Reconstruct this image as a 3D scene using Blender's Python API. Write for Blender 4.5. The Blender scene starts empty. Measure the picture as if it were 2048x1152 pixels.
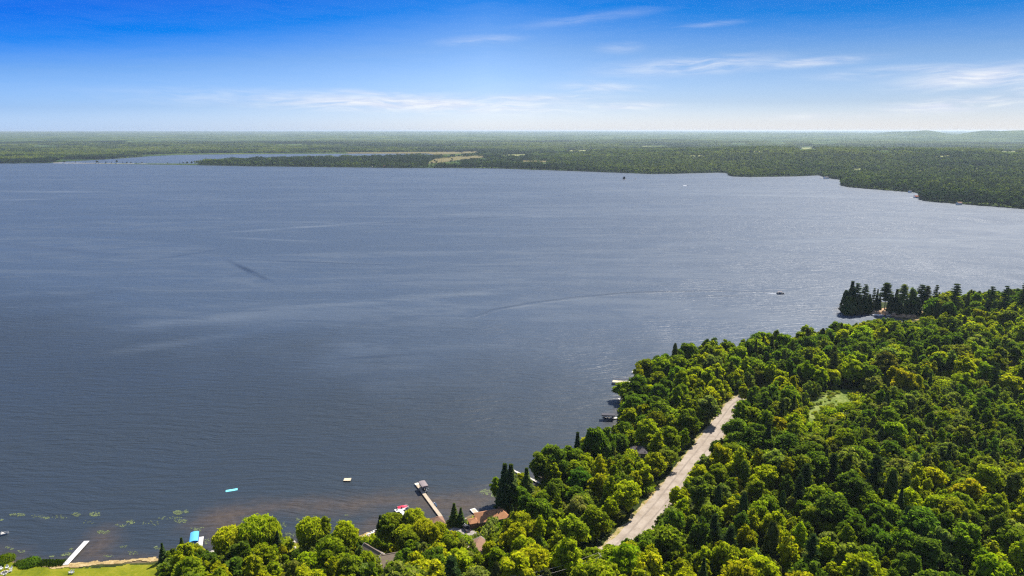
import bpy, math, random, colorsys
import numpy as np
from mathutils import Vector, Matrix

random.seed(7)
rng = np.random.default_rng(11)
sc = bpy.context.scene
COL = sc.collection
R_ = math.radians

# ------------------------------------------------------------------ camera
CAM_H, PITCH, FPX = 150.0, 12.96, 1365.33
cam = bpy.data.cameras.new('camera')
cam_o = bpy.data.objects.new('camera', cam)
COL.objects.link(cam_o)
cam_o.location = (0, 0, CAM_H)
cam_o.rotation_euler = (R_(90 - PITCH), 0, 0)
cam.lens, cam.sensor_width = 24, 36
cam.clip_start, cam.clip_end = 1.0, 120000
sc.camera = cam_o

# ------------------------------------------------------------------ sky, sun, exposure
SUN_EL, SUN_AZ = 51.0, 38.0
world = bpy.data.worlds.new('World')
sc.world = world
world.use_nodes = True


class NT:
    """small wrapper for building node trees"""
    def __init__(s, tree):
        s.t = tree
        tree.nodes.clear()

    def n(s, typ, **kw):
        nd = s.t.nodes.new(typ)
        for k, v in kw.items():
            setattr(nd, k, v)
        return nd

    def set(s, sock, v):
        if isinstance(v, bpy.types.NodeSocket):
            s.t.links.new(v, sock)
        elif v is not None:
            sock.default_value = v

    def m(s, op, a, b=None, c=None, clamp=False):
        nd = s.n('ShaderNodeMath', operation=op, use_clamp=clamp)
        for i, v in enumerate((a, b, c)):
            if v is not None:
                s.set(nd.inputs[i], v)
        return nd.outputs[0]

    def mix(s, f, a, b, blend='MIX'):
        nd = s.n('ShaderNodeMix', data_type='RGBA', blend_type=blend)
        s.set(nd.inputs[0], f)
        for i, v in ((6, a), (7, b)):
            if not isinstance(v, bpy.types.NodeSocket) and len(v) == 3:
                v = (*v, 1)
            s.set(nd.inputs[i], v)
        return nd.outputs[2]

    def ramp(s, f, stops, interp='LINEAR'):
        nd = s.n('ShaderNodeValToRGB')
        cr = nd.color_ramp
        cr.interpolation = interp
        while len(cr.elements) < len(stops):
            cr.elements.new(1.0)
        for e, (p, c) in zip(cr.elements, stops):
            e.position = p
            e.color = c if len(c) == 4 else (*c, 1)
        s.set(nd.inputs[0], f)
        return nd.outputs[0]

    def maprange(s, v, a, b, c=0.0, d=1.0, smooth=True):
        nd = s.n('ShaderNodeMapRange', interpolation_type='SMOOTHSTEP' if smooth else 'LINEAR')
        for i, x in enumerate((v, a, b, c, d)):
            s.set(nd.inputs[i], x)
        return nd.outputs[0]

    def noise(s, vec, scale, detail=3.0, rough=0.55, dist=0.0):
        nd = s.n('ShaderNodeTexNoise')
        if vec is not None:
            s.set(nd.inputs['Vector'], vec)
        nd.inputs['Scale'].default_value = scale
        nd.inputs['Detail'].default_value = detail
        nd.inputs['Roughness'].default_value = rough
        nd.inputs['Distortion'].default_value = dist
        return nd.outputs[0]

    def mapping(s, vec, loc=(0, 0, 0), rot=(0, 0, 0), scale=(1, 1, 1)):
        nd = s.n('ShaderNodeMapping')
        s.set(nd.inputs[0], vec)
        nd.inputs[1].default_value = loc
        nd.inputs[2].default_value = rot
        nd.inputs[3].default_value = scale
        return nd.outputs[0]


def px_dir(u, v):
    p = R_(PITCH)
    xc, yc = (u - 1024) / FPX, (576 - v) / FPX
    d = Vector((xc, math.cos(p) + yc * math.sin(p), -math.sin(p) + yc * math.cos(p)))
    return d.normalized()


def build_world():
    w = NT(world.node_tree)
    sky = w.n('ShaderNodeTexSky', sky_type='NISHITA', sun_disc=False)
    sky.sun_elevation, sky.sun_rotation = R_(SUN_EL), R_(SUN_AZ)
    sky.altitude = 200
    geo = w.n('ShaderNodeTexCoord')
    sep = w.n('ShaderNodeSeparateXYZ')
    w.set(sep.inputs[0], geo.outputs['Generated'])
    x, y, z = sep.outputs
    el = w.m('ARCSINE', w.m('MAXIMUM', z, 0.0))
    hl = w.m('MAXIMUM', w.m('SQRT', w.m('ADD', w.m('MULTIPLY', x, x), w.m('MULTIPLY', y, y))), 1e-4)
    sx, sy = math.sin(R_(SUN_AZ)), math.cos(R_(SUN_AZ))
    cosd = w.m('DIVIDE', w.m('ADD', w.m('MULTIPLY', x, sx), w.m('MULTIPLY', y, sy)), hl)
    away = w.m('SUBTRACT', w.m('SUBTRACT', 1.0, cosd), 0.234)
    ele = w.m('MULTIPLY', el, w.m('ADD', 1.0, w.m('ADD', w.m('MULTIPLY', w.m('MAXIMUM', away, 0.0), 1.55), w.m('MULTIPLY', w.m('MINIMUM', away, 0.0), -1.1))))
    f = w.m('DIVIDE', ele, 0.60)
    d = math.pi / 180 / 0.60
    # air-light ramp, bluer with height; stops above the view greyed for lake reflections
    tint = w.ramp(f, [(0.0, (.46, .545, .80)), (2.6 * d, (.255, .335, .545)), (6.8 * d, (.135, .225, .40)),
                      (10.2 * d, (.005, .135, .37)), (13.5 * d, (.002, .105, .345)), (19 * d, (.035, .15, .345)), (34 * d, (.17, .24, .34))])
    c = w.mix(1.0, sky.outputs[0], tint, 'MULTIPLY')
    s = w.m('MULTIPLY', away, 2.04, clamp=False)
    s = w.m('MINIMUM', w.m('MAXIMUM', s, 0.0), 1.1)
    side = w.mix(s, (2.0, 2.0, 2.0), (1.8, 2.2, 2.75))
    dim = w.m('ADD', 1.0, w.m('MULTIPLY', w.m('MINIMUM', away, 0.0), 1.2))
    dg = w.n('ShaderNodeCombineXYZ')
    for i in range(3):
        w.set(dg.inputs[i], dim)
    side = w.mix(1.0, side, dg.outputs[0], 'MULTIPLY')
    c = w.mix(1.0, c, side, 'MULTIPLY')
    # thin high clouds, fixed in the sky by bearing and height
    az = w.m('ARCTAN2', x, y)
    comb = w.n('ShaderNodeCombineXYZ')
    w.set(comb.inputs[0], az)
    w.set(comb.inputs[1], el)
    warp = w.noise(comb.outputs[0], 7.0, 2.0)
    comb2 = w.n('ShaderNodeCombineXYZ')
    w.set(comb2.inputs[0], az)
    w.set(comb2.inputs[1], w.m('ADD', el, w.m('MULTIPLY', w.m('SUBTRACT', warp, 0.5), 0.028)))
    vec = w.mapping(comb2.outputs[0], rot=(0, 0, 0.03), scale=(7.0, 75.0, 1))
    wisps = w.noise(vec, 1.0, 6.0, 0.62, 0.6)
    vec2 = w.mapping(comb2.outputs[0], loc=(3, 1, 0), rot=(0, 0, -0.02), scale=(22.0, 190.0, 1))
    fine = w.noise(vec2, 1.0, 5.0, 0.6, 0.3)
    tex = w.m('ADD', w.m('MULTIPLY', wisps, 0.7), w.m('MULTIPLY', fine, 0.3))
    total = None
    streaks = [  # u, v, half width, half height, tilt, strength
        (830, 208, 340, 15, 0.02, 1.15), (760, 187, 85, 5, 0.05, .8), (1060, 197, 130, 7, -.01, .8),
        (1250, 212, 75, 7, 0.0, .95), (1200, 175, 75, 10, 0.02, .62), (1390, 132, 150, 14, -.04, .75),
        (1620, 125, 100, 7, -.04, .75), (960, 80, 75, 8, -.06, .34), (1190, 35, 130, 9, -.10, .26),
        (1430, 48, 60, 5, -.05, .28), (1975, 154, 150, 15, -.05, 1.25), (1930, 208, 140, 11, -.06, 1.15),
        (1870, 138, 130, 7, .02, .6), (1640, 233, 90, 6, -.02, .55), (1720, 150, 90, 8, 0, .4), (1240, 95, 40, 10, 0, .3),
        (520, 197, 110, 8, .03, .4), (2150, 170, 160, 14, -.04, .9), (2400, 120, 200, 16, -.03, .6)]
    for (u, v, hw, hh, tl, k) in streaks:
        dd = px_dir(u, v)
        a0, e0 = math.atan2(dd.x, dd.y), math.asin(dd.z)
        ca = math.cos(a0)
        da = w.m('SUBTRACT', az, a0)
        de = w.m('ADD', w.m('SUBTRACT', el, e0), w.m('MULTIPLY', da, tl))
        qa = w.m('DIVIDE', da, hw / FPX * ca * ca)
        qe = w.m('DIVIDE', de, hh / FPX)
        r2 = w.m('ADD', w.m('MULTIPLY', qa, qa), w.m('MULTIPLY', qe, qe))
        g = w.m('MULTIPLY', w.m('EXPONENT', w.m('MULTIPLY', r2, -1.0)), k)
        total = g if total is None else w.m('MAXIMUM', total, g)
    # wisps elsewhere: a veil added above the view to grey the lake's reflections
    total = w.m('MAXIMUM', total, w.maprange(el, 0.14, 0.45, 0.03, 0.30))
    cov = w.m('MULTIPLY', total, w.maprange(tex, 0.31, 0.57, 0.0, 1.0))
    cov = w.m('MULTIPLY', cov, 0.74, clamp=True)
    ccol = w.mix(w.maprange(fine, 0.35, 0.7), (4.9, 5.2, 6.2), (6.4, 6.5, 6.6))
    c = w.mix(cov, c, ccol)
    ccol = w.mix(w.maprange(az, .40, .58, 0.0, .75), ccol, (4.9, 4.95, 6.1))
    bg = w.n('ShaderNodeBackground')
    bg.inputs[1].default_value = 0.088
    w.set(bg.inputs[0], c)
    out = w.n('ShaderNodeOutputWorld')
    w.set(out.inputs[0], bg.outputs[0])


build_world()
SUN_DIR = Vector((math.sin(R_(SUN_AZ)) * math.cos(R_(SUN_EL)), math.cos(R_(SUN_AZ)) * math.cos(R_(SUN_EL)), math.sin(R_(SUN_EL))))
sun = bpy.data.lights.new('sun', 'SUN')
sun.energy, sun.angle, sun.color = 5.0, R_(0.53), (1.0, 0.94, 0.84)
sun_o = bpy.data.objects.new('sun', sun)
COL.objects.link(sun_o)
sun_o.rotation_euler = SUN_DIR.to_track_quat('Z', 'Y').to_euler()
sun_o.location = (0, 0, 900)
vs = sc.view_settings
vs.view_transform, vs.look, vs.exposure, vs.gamma, vs.use_curve_mapping = 'Standard', 'None', 0.8, 1.0, False
cy = sc.cycles
cy.max_bounces, cy.diffuse_bounces, cy.glossy_bounces, cy.transmission_bounces, cy.volume_bounces, cy.transparent_max_bounces = 6, 3, 2, 3, 0, 8
cy.sample_clamp_indirect = 4.0
cy.caustics_reflective = cy.caustics_refractive = False
cy.use_denoising = False
cy.volume_step_rate = 10.0
cy.pixel_filter_type = 'BLACKMAN_HARRIS'
cy.filter_width = 1.3

# ------------------------------------------------------------------ projection helpers
SP, CP = math.sin(R_(PITCH)), math.cos(R_(PITCH))


def ray(u, v):
    u, v = np.asarray(u, float), np.asarray(v, float)
    xc, yc = (u - 1024) / FPX, (576 - v) / FPX
    return xc, CP + yc * SP, -SP + yc * CP


def G(u, v, z=0.0):
    """ground point seen at photo pixel u,v at height z"""
    dx, dy, dz = ray(u, v)
    t = (np.asarray(z, float) - CAM_H) / dz
    return dx * t, dy * t


def proj(x, y, z):
    x, y, z = np.asarray(x, float), np.asarray(y, float), np.asarray(z, float) - CAM_H
    dep = y * CP - z * SP
    up = y * SP + z * CP
    dep = np.maximum(dep, 1.0)
    return 1024 + FPX * x / dep, 576 - FPX * up / dep


def inpoly(px, py, poly):
    px, py = np.asarray(px, float), np.asarray(py, float)
    p = np.asarray(poly, float)
    q = np.roll(p, -1, 0)
    r = np.zeros(px.shape, bool)
    for (x0, y0), (x1, y1) in zip(p, q):
        if y0 == y1:
            continue
        c = (y0 > py) != (y1 > py)
        r ^= c & (px < (x1 - x0) * (py - y0) / (y1 - y0) + x0)
    return r


def polydist(px, py, pts, closed=True):
    p = np.asarray(pts, float)
    q = np.roll(p, -1, 0) if closed else p[1:]
    d = np.full(np.shape(px), 1e9)
    for a, b in zip(p, q):
        ab = b - a
        t = np.clip(((px - a[0]) * ab[0] + (py - a[1]) * ab[1]) / (ab @ ab + 1e-9), 0, 1)
        d = np.minimum(d, np.hypot(px - a[0] - t * ab[0], py - a[1] - t * ab[1]))
    return d


_lat = rng.random((256, 256))


def vnoise(x, y, octaves=3, seed=0):
    out, amp, tot = 0.0, 1.0, 0.0
    for o in range(octaves):
        xx, yy = x * 2 ** o + seed * 17.3 + o * 31.7, y * 2 ** o + seed * 9.1 + o * 11.9
        xi, yi = np.floor(xx).astype(int), np.floor(yy).astype(int)
        fx, fy = xx - xi, yy - yi
        fx, fy = fx * fx * (3 - 2 * fx), fy * fy * (3 - 2 * fy)
        a = _lat[xi & 255, yi & 255]
        b = _lat[(xi + 1) & 255, yi & 255]
        c = _lat[xi & 255, (yi + 1) & 255]
        e = _lat[(xi + 1) & 255, (yi + 1) & 255]
        out = out + amp * (a * (1 - fx) * (1 - fy) + b * fx * (1 - fy) + c * (1 - fx) * fy + e * fx * fy)
        tot += amp
        amp *= 0.5
    return out / tot


def chain_px(pts):
    a = np.array(pts, float)
    x, y = G(a[:, 0], a[:, 1])
    return np.stack([x, y], 1)


# ------------------------------------------------------------------ layout, read off the photograph and set on the ground
SHORE_PX = [(-420, 1120), (-120, 1112), (0, 1117), (22, 1119), (45, 1123), (62, 1127), (78, 1129), (128, 1128), (170, 1125), (230, 1122), (316, 1117),
            (360, 1112), (412, 1108), (430, 1106), (470, 1102), (520, 1096), (567, 1086), (607, 1083), (650, 1078), (690, 1074), (722, 1070),
            (738, 1064), (752, 1061), (790, 1056), (830, 1050), (860, 1046), (890, 1040), (905, 1050), (930, 1036), (944, 1030), (962, 1030), (985, 1024),
            (1002, 1010), (1012, 985), (1022, 965), (1040, 960), (1058, 972), (1066, 984), (1080, 980), (1074, 960), (1082, 945),
            (1120, 935), (1155, 915), (1190, 900), (1222, 872), (1238, 842), (1246, 822), (1240, 805), (1246, 796), (1262, 790), (1268, 772),
            (1274, 758), (1288, 745), (1320, 735), (1370, 722), (1440, 712), (1520, 700), (1600, 690), (1670, 672), (1720, 660), (1745, 650),
            (1790, 655), (1830, 648), (1816, 641), (1790, 636), (1760, 629), (1738, 628), (1705, 631), (1684, 628), (1680, 620), (1690, 611), (1730, 605), (1800, 603), (1880, 600), (1960, 598),
            (2060, 596), (2200, 590), (2600, 600)]
shore = chain_px(SHORE_PX)
LAND = np.vstack([shore, [(2500, 300), (2500, -400), (-900, -400), (-900, 180)]])


def land_h(x, y):
    """terrain height of the near shore"""
    x, y = np.asarray(x, float), np.asarray(y, float)
    d = polydist(x, y, LAND)
    ins = inpoly(x, y, LAND)
    h_in = 0.12 + np.where(d < 6, d * 0.09, 0.54 + (np.minimum(d, 120) - 6) * 0.055)
    h_in = h_in + np.where(d > 12, (vnoise(x / 40, y / 40, 2) - .5) * np.minimum((d - 12) * .06, 2.4), 0)
    return np.where(ins, h_in, -0.25 - np.minimum(d * 0.12, 3.0))


def GH(u, v, dz=0.0):
    """ground point on the terrain"""
    z = 0.0
    for _ in range(6):
        x, y = G(u, v, z + dz)
        z = float(land_h(np.array([x]), np.array([y]))[0])
        z = max(z, 0.0)
    return float(x), float(y), z


ROAD_PX = [(1180, 1150), (1262, 1074), (1283, 1048), (1322, 1005), (1358, 958), (1404, 900), (1438, 855), (1468, 812), (1484, 800), (1506, 793), (1540, 790), (1600, 792)]
road = np.array([GH(*p)[:2] for p in ROAD_PX])

FOREST = [(312, 1190), (314, 1120), (318, 1100), (326, 1087), (336, 1092), (350, 1096), (358, 1086), (367, 1075), (377, 1087), (382, 1095),
          (394, 1093), (408, 1094), (420, 1101), (434, 1106), (440, 1088), (452, 1072), (470, 1058), (484, 1056), (491, 1060), (495, 1048), (508, 1040),
          (520, 1036), (540, 1036), (552, 1046), (560, 1062), (566, 1085), (580, 1100), (598, 1092), (604, 1072), (606, 1050), (615, 1040), (628, 1039),
          (636, 1042), (642, 1029), (650, 1025), (660, 1030), (674, 1040), (682, 1046), (696, 1046), (708, 1054), (718, 1068), (726, 1084), (736, 1088),
          (750, 1068), (754, 1048), (760, 1030), (768, 1025), (790, 1027), (806, 1028), (818, 1019), (832, 1019), (852, 1028), (862, 1036), (868, 1042), (880, 1042),
          (892, 1046), (898, 1052), (899, 1030), (906, 1008), (912, 1006), (918, 1014), (926, 1016), (932, 1035), (934, 1050), (958, 1052), (1000, 1040), (1018, 1030),
          (1004, 1010), (986, 990), (982, 978), (990, 962), (1002, 942), (1008, 928), (1020, 927), (1028, 942), (1040, 940), (1046, 936), (1056, 938), (1064, 955),
          (1070, 962), (1068, 935), (1070, 912), (1082, 892), (1105, 885), (1130, 885), (1146, 892), (1148, 876), (1154, 862), (1172, 862), (1176, 848), (1190, 844),
          (1206, 850), (1216, 848), (1238, 842), (1234, 822), (1242, 800), (1228, 784), (1230, 768), (1252, 758), (1264, 748), (1262, 738), (1278, 722), (1298, 700),
          (1330, 684), (1352, 671), (1395, 674), (1420, 664), (1452, 656), (1482, 660), (1520, 642), (1560, 640), (1600, 634), (1618, 630), (1650, 635), (1672, 628), (1694, 642),
          (1722, 634), (1760, 630), (1790, 634), (1840, 640), (1852, 600), (1870, 588), (1892, 574), (1912, 575), (1922, 590), (1945, 576), (1972, 582), (1990, 570), (2010, 580), (2030, 572),
          (2060, 570), (2400, 560), (3200, 560), (3200, 1400), (312, 1400)]

CLEAR = {   # places that the photograph leaves open to view (px polygons)
    'lawn_beach': [(-50, 1118), (312, 1116), (313, 1200), (-50, 1200)],
    'lawn_gap': [(568, 1085), (606, 1080), (602, 1094), (588, 1098), (574, 1096)],
    'beach_chairs': [(722, 1071), (738, 1063), (752, 1060), (744, 1084), (735, 1092), (726, 1082)],
    'lawn_small': [(776, 1083), (794, 1080), (788, 1098), (779, 1100)],
    'tan_roof': [(733, 1090), (755, 1102), (765, 1108), (808, 1098), (778, 1117), (764, 1126), (757, 1118), (750, 1112)],
    'boathouse': [(864, 1040), (870, 1033), (882, 1033), (888, 1041)],
    'yard': [(896, 1052), (934, 1046), (938, 1032), (962, 1028), (1016, 1022), (1016, 1034), (992, 1044), (968, 1053), (990, 1054), (964, 1068), (972, 1072), (966, 1088), (958, 1092), (950, 1076), (926, 1076), (905, 1066)],
    'garage': [(949, 1077), (964, 1076), (964, 1092), (954, 1094)],
    'garage_low': [(927, 1090), (938, 1092), (934, 1100), (927, 1100)],
    'small_dock': [(1060, 956), (1074, 962), (1088, 972), (1080, 982), (1064, 985), (1058, 970)],
    'road_a': [(1240, 1086), (1268, 1052), (1290, 1018), (1296, 990), (1308, 972), (1322, 968), (1345, 930), (1372, 892), (1400, 868), (1430, 842),
               (1440, 822), (1468, 803), (1476, 806), (1460, 826), (1440, 856), (1432, 876), (1402, 896), (1380, 928), (1368, 960), (1348, 972), (1340, 985),
               (1322, 990), (1334, 1010), (1312, 1038), (1300, 1054), (1270, 1062)],
    'cottage': [(1256, 887), (1296, 885), (1298, 906), (1258, 908)],
    'left_docks': [(1200, 822), (1238, 822), (1234, 844), (1200, 845)],
    'deck': [(1224, 761), (1246, 761), (1246, 768), (1224, 769)],
    'point_bay': [(1676, 632), (1742, 622), (1775, 628), (1760, 634), (1700, 644)],
    'sand_slope': [(1832, 628), (1850, 622), (1852, 634), (1840, 638)],
    'meadow': [(1625, 802), (1650, 781), (1705, 775), (1730, 788), (1722, 806), (1700, 826), (1660, 850), (1622, 864), (1612, 848)],
    'clearing': [(1874, 742), (1898, 737), (1910, 748), (1894, 766), (1878, 762)],
    'track': [(2006, 738), (2020, 726), (2050, 712), (2050, 722), (2016, 742)],
}
MEADOW = [(1628, 800), (1650, 782), (1700, 776), (1726, 786), (1722, 806), (1700, 824), (1672, 840), (1640, 850), (1616, 880), (1600, 880), (1614, 840)]

# ------------------------------------------------------------------ mesh helpers
MATS = {}


def mat(name, color, rough=0.8, spec=0.3, var=0.12, vscale=1.2, metal=0.0, coord='Object', streak=None):
    """principled material whose colour wanders a little with fine grain"""
    if name in MATS:
        return MATS[name]
    m = bpy.data.materials.new(name)
    m.use_nodes = True
    w = NT(m.node_tree)
    tc = w.n('ShaderNodeTexCoord')
    vec = tc.outputs[coord]
    if streak:
        vec = w.mapping(vec, scale=streak)
    n1 = w.noise(vec, vscale, 4.0, 0.6)
    n2 = w.noise(vec, vscale * 7, 3.0, 0.6)
    k = w.m('ADD', w.m('MULTIPLY', w.m('SUBTRACT', n1, 0.5), var * 3.2), w.m('MULTIPLY', w.m('SUBTRACT', n2, 0.5), var * 1.6))
    k = w.m('ADD', 1.0, k)
    g = w.n('ShaderNodeCombineXYZ')
    for i in range(3):
        w.set(g.inputs[i], k)
    c = w.mix(1.0, color, g.outputs[0], 'MULTIPLY')
    b = w.n('ShaderNodeBsdfPrincipled')
    w.set(b.inputs['Base Color'], c)
    b.inputs['Roughness'].default_value = rough
    b.inputs['Specular IOR Level'].default_value = spec
    b.inputs['Metallic'].default_value = metal
    o = w.n('ShaderNodeOutputMaterial')
    w.set(o.inputs[0], b.outputs[0])
    MATS[name] = m
    return m


class MB:
    def __init__(s):
        s.v, s.f, s.mi, s.k = [], [], [], 0

    def add(s, vs, fs, mi=0):
        n = len(s.v)
        s.v += [tuple(p) for p in vs]
        s.f += [tuple(i + n for i in f) for f in fs]
        s.mi += [mi] * len(fs)
        return s

    def box(s, c, d, rz=0.0, mi=0, taper=1.0, rx=0.0):
        hx, hy, hz = d[0] / 2, d[1] / 2, d[2] / 2
        M = Matrix.Rotation(rz, 3, 'Z') @ Matrix.Rotation(rx, 3, 'X')
        vs = []
        for z, t in ((-hz, 1), (hz, taper)):
            for x, y in ((-hx, -hy), (hx, -hy), (hx, hy), (-hx, hy)):
                vs.append(M @ Vector((x * t, y * t, z)) + Vector(c))
        return s.add(vs, [(3, 2, 1, 0), (4, 5, 6, 7), (0, 1, 5, 4), (1, 2, 6, 5), (2, 3, 7, 6), (3, 0, 4, 7)], mi)

    def tube(s, pts, rad, n=6, mi=0, caps=True):
        pts = [Vector(p) for p in pts]
        if not hasattr(rad, '__len__'):
            rad = [rad] * len(pts)
        vs, fs = [], []
        for i, p in enumerate(pts):
            d = (pts[min(i + 1, len(pts) - 1)] - pts[max(i - 1, 0)]).normalized()
            a = d.cross(Vector((0, 0, 1)) if abs(d.z) < .9 else Vector((1, 0, 0))).normalized()
            b = d.cross(a)
            for j in range(n):
                t = 2 * math.pi * j / n
                vs.append(p + (a * math.cos(t) + b * math.sin(t)) * rad[i])
        for i in range(len(pts) - 1):
            for j in range(n):
                k = (j + 1) % n
                fs.append((i * n + j, i * n + k, (i + 1) * n + k, (i + 1) * n + j))
        if caps:
            fs.append(tuple(range(n - 1, -1, -1)))
            fs.append(tuple((len(pts) - 1) * n + j for j in range(n)))
        return s.add(vs, fs, mi)

    def loft(s, rings, mi=0, caps=True):
        n = len(rings[0])
        vs = [p for r in rings for p in r]
        fs = []
        for i in range(len(rings) - 1):
            for j in range(n):
                k = (j + 1) % n
                fs.append((i * n + j, i * n + k, (i + 1) * n + k, (i + 1) * n + j))
        if caps:
            fs.append(tuple(range(n - 1, -1, -1)))
            fs.append(tuple((len(rings) - 1) * n + j for j in range(n)))
        return s.add(vs, fs, mi)

    def prism(s, poly, z0, z1, mi=0):
        return s.loft([[(x, y, z0) for x, y in poly], [(x, y, z1) for x, y in poly]], mi)

    def mesh(s, name, mats):
        me = bpy.data.meshes.new(name)
        me.from_pydata(s.v, [], s.f)
        for m in (mats if isinstance(mats, (list, tuple)) else [mats]):
            me.materials.append(m)
        if any(s.mi):
            me.polygons.foreach_set('material_index', s.mi)
        me.update()
        return me


def obj(name, me, parent=None, loc=(0, 0, 0), rz=0.0, label=None):
    o = bpy.data.objects.new(name, me)
    COL.objects.link(o)
    o.location = loc
    o.rotation_euler = (0, 0, rz)
    if parent is not None:
        o.parent = parent
    if label:
        o['label'] = label
    return o


def build(mb, name, mats, parent=None, loc=(0, 0, 0), rz=0.0, label=None):
    return obj(name, mb.mesh(name, mats), parent, loc, rz, label)


def tag(o, label, cat, group=None):
    o['label'], o['category'] = label, cat
    if group:
        o['group'] = group
    return o


def thing(name, label, cat, loc=(0, 0, 0), rz=0.0, group=None):
    o = bpy.data.objects.new(name, None)
    COL.objects.link(o)
    o.location = loc
    o.rotation_euler = (0, 0, rz)
    o.empty_display_size = 1
    return tag(o, label, cat, group)


def structure(o, kind='structure'):
    o['kind'] = kind
    return o


def np_mesh(name, verts, faces, mats, smooth=False, attrs=None):
    """verts (n,3), faces (m,k) with constant k"""
    me = bpy.data.meshes.new(name)
    n, (m, k) = len(verts), faces.shape
    me.vertices.add(n)
    me.vertices.foreach_set('co', np.asarray(verts, np.float32).ravel())
    me.loops.add(m * k)
    me.loops.foreach_set('vertex_index', faces.astype(np.int32).ravel())
    me.polygons.add(m)
    me.polygons.foreach_set('loop_start', np.arange(0, m * k, k, dtype=np.int32))
    if smooth:
        me.polygons.foreach_set('use_smooth', np.ones(m, bool))
    for a, val in (attrs or {}).items():
        at = me.attributes.new(a, 'FLOAT', 'POINT')
        at.data.foreach_set('value', np.asarray(val, np.float32))
    for mt in (mats if isinstance(mats, (list, tuple)) else [mats]):
        me.materials.append(mt)
    me.update(calc_edges=True)
    return me


def grid_faces(nx, ny):
    i = np.arange(nx - 1)[None, :] + np.arange(ny - 1)[:, None] * nx
    return np.stack([i, i + 1, i + 1 + nx, i + nx], -1).reshape(-1, 4)


# ------------------------------------------------------------------ materials of the setting
def leaf_material(name, trans=0.42, sat=1.0, gloss=0.0):
    m = bpy.data.materials.new(name)
    m.use_nodes = True
    w = NT(m.node_tree)
    at = w.n('ShaderNodeAttribute', attribute_type='INSTANCER', attribute_name='tint')
    lv = w.n('ShaderNodeAttribute', attribute_type='GEOMETRY', attribute_name='lv')
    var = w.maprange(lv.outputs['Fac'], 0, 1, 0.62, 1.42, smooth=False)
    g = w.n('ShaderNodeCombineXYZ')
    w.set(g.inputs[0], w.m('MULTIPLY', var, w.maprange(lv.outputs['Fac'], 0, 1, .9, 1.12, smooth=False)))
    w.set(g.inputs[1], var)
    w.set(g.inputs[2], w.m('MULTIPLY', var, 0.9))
    c = w.mix(1.0, at.outputs['Color'], g.outputs[0], 'MULTIPLY')
    ct = w.mix(1.0, c, (1.20, 1.38, 0.38), 'MULTIPLY')
    df = w.n('ShaderNodeBsdfDiffuse')
    w.set(df.inputs[0], c)
    tr = w.n('ShaderNodeBsdfTranslucent')
    w.set(tr.inputs[0], ct)
    mx = w.n('ShaderNodeMixShader')
    mx.inputs[0].default_value = trans
    w.set(mx.inputs[1], df.outputs[0])
    w.set(mx.inputs[2], tr.outputs[0])
    o = w.n('ShaderNodeOutputMaterial')
    w.set(o.inputs[0], mx.outputs[0])
    return m


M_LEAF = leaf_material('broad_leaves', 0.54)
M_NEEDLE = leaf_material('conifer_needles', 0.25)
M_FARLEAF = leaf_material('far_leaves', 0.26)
M_BARK = mat('bark', (.085, .065, .048), .9, .1, .25, 3.0)
M_PALEBARK = mat('pale_bark', (.32, .30, .26), .9, .1, .25, 3.0)


def ground_material():
    m = bpy.data.materials.new('forest_floor')
    m.use_nodes = True
    w = NT(m.node_tree)
    geo = w.n('ShaderNodeNewGeometry')
    p = geo.outputs['Position']
    n1 = w.noise(p, 0.06, 4)
    n2 = w.noise(p, 0.9, 4, 0.65)
    c = w.ramp(n1, [(.35, (.020, .030, .008)), (.5, (.035, .050, .010)), (.65, (.060, .070, .014))])
    c2 = w.ramp(n2, [(.3, (.35, .35, .35)), (.7, (1.35, 1.35, 1.35))])
    c = w.mix(1.0, c, c2, 'MULTIPLY')
    sp = w.n('ShaderNodeSeparateXYZ')
    w.set(sp.inputs[0], p)
    c = w.mix(w.maprange(sp.outputs[2], 0.45, 0.02), c, (.19, .14, .085))
    c = w.mix(w.maprange(sp.outputs[2], 0.0, -0.6), c, (.06, .045, .03))
    b = w.n('ShaderNodeBsdfPrincipled')
    w.set(b.inputs['Base Color'], c)
    b.inputs['Roughness'].default_value = 0.95
    b.inputs['Specular IOR Level'].default_value = 0.1
    bp = w.n('ShaderNodeBump')
    bp.inputs['Strength'].default_value = 0.6
    bp.inputs['Distance'].default_value = 0.4
    w.set(bp.inputs['Height'], n2)
    w.set(b.inputs['Normal'], bp.outputs[0])
    o = w.n('ShaderNodeOutputMaterial')
    w.set(o.inputs[0], b.outputs[0])
    return m


M_FLOOR = ground_material()


def ramp_material(name, stops, scale, fine=8.0, fine_amt=.35, rough=.95, bump=.0, stretch=(1, 1, 1), rz=0.0):
    m = bpy.data.materials.new(name)
    m.use_nodes = True
    w = NT(m.node_tree)
    geo = w.n('ShaderNodeNewGeometry')
    p = w.mapping(geo.outputs['Position'], rot=(0, 0, rz), scale=stretch)
    n1 = w.noise(p, scale, 5, .6, .4)
    n2 = w.noise(p, scale * fine, 3, .7)
    f = w.m('ADD', n1, w.m('MULTIPLY', w.m('SUBTRACT', n2, .5), fine_amt))
    c = w.ramp(f, stops)
    b = w.n('ShaderNodeBsdfPrincipled')
    w.set(b.inputs['Base Color'], c)
    b.inputs['Roughness'].default_value = rough
    b.inputs['Specular IOR Level'].default_value = .12
    if bump:
        bp = w.n('ShaderNodeBump')
        bp.inputs['Strength'].default_value = .8
        bp.inputs['Distance'].default_value = bump
        w.set(bp.inputs['Height'], n2)
        w.set(b.inputs['Normal'], bp.outputs[0])
    o = w.n('ShaderNodeOutputMaterial')
    w.set(o.inputs[0], b.outputs[0])
    return m


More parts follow.
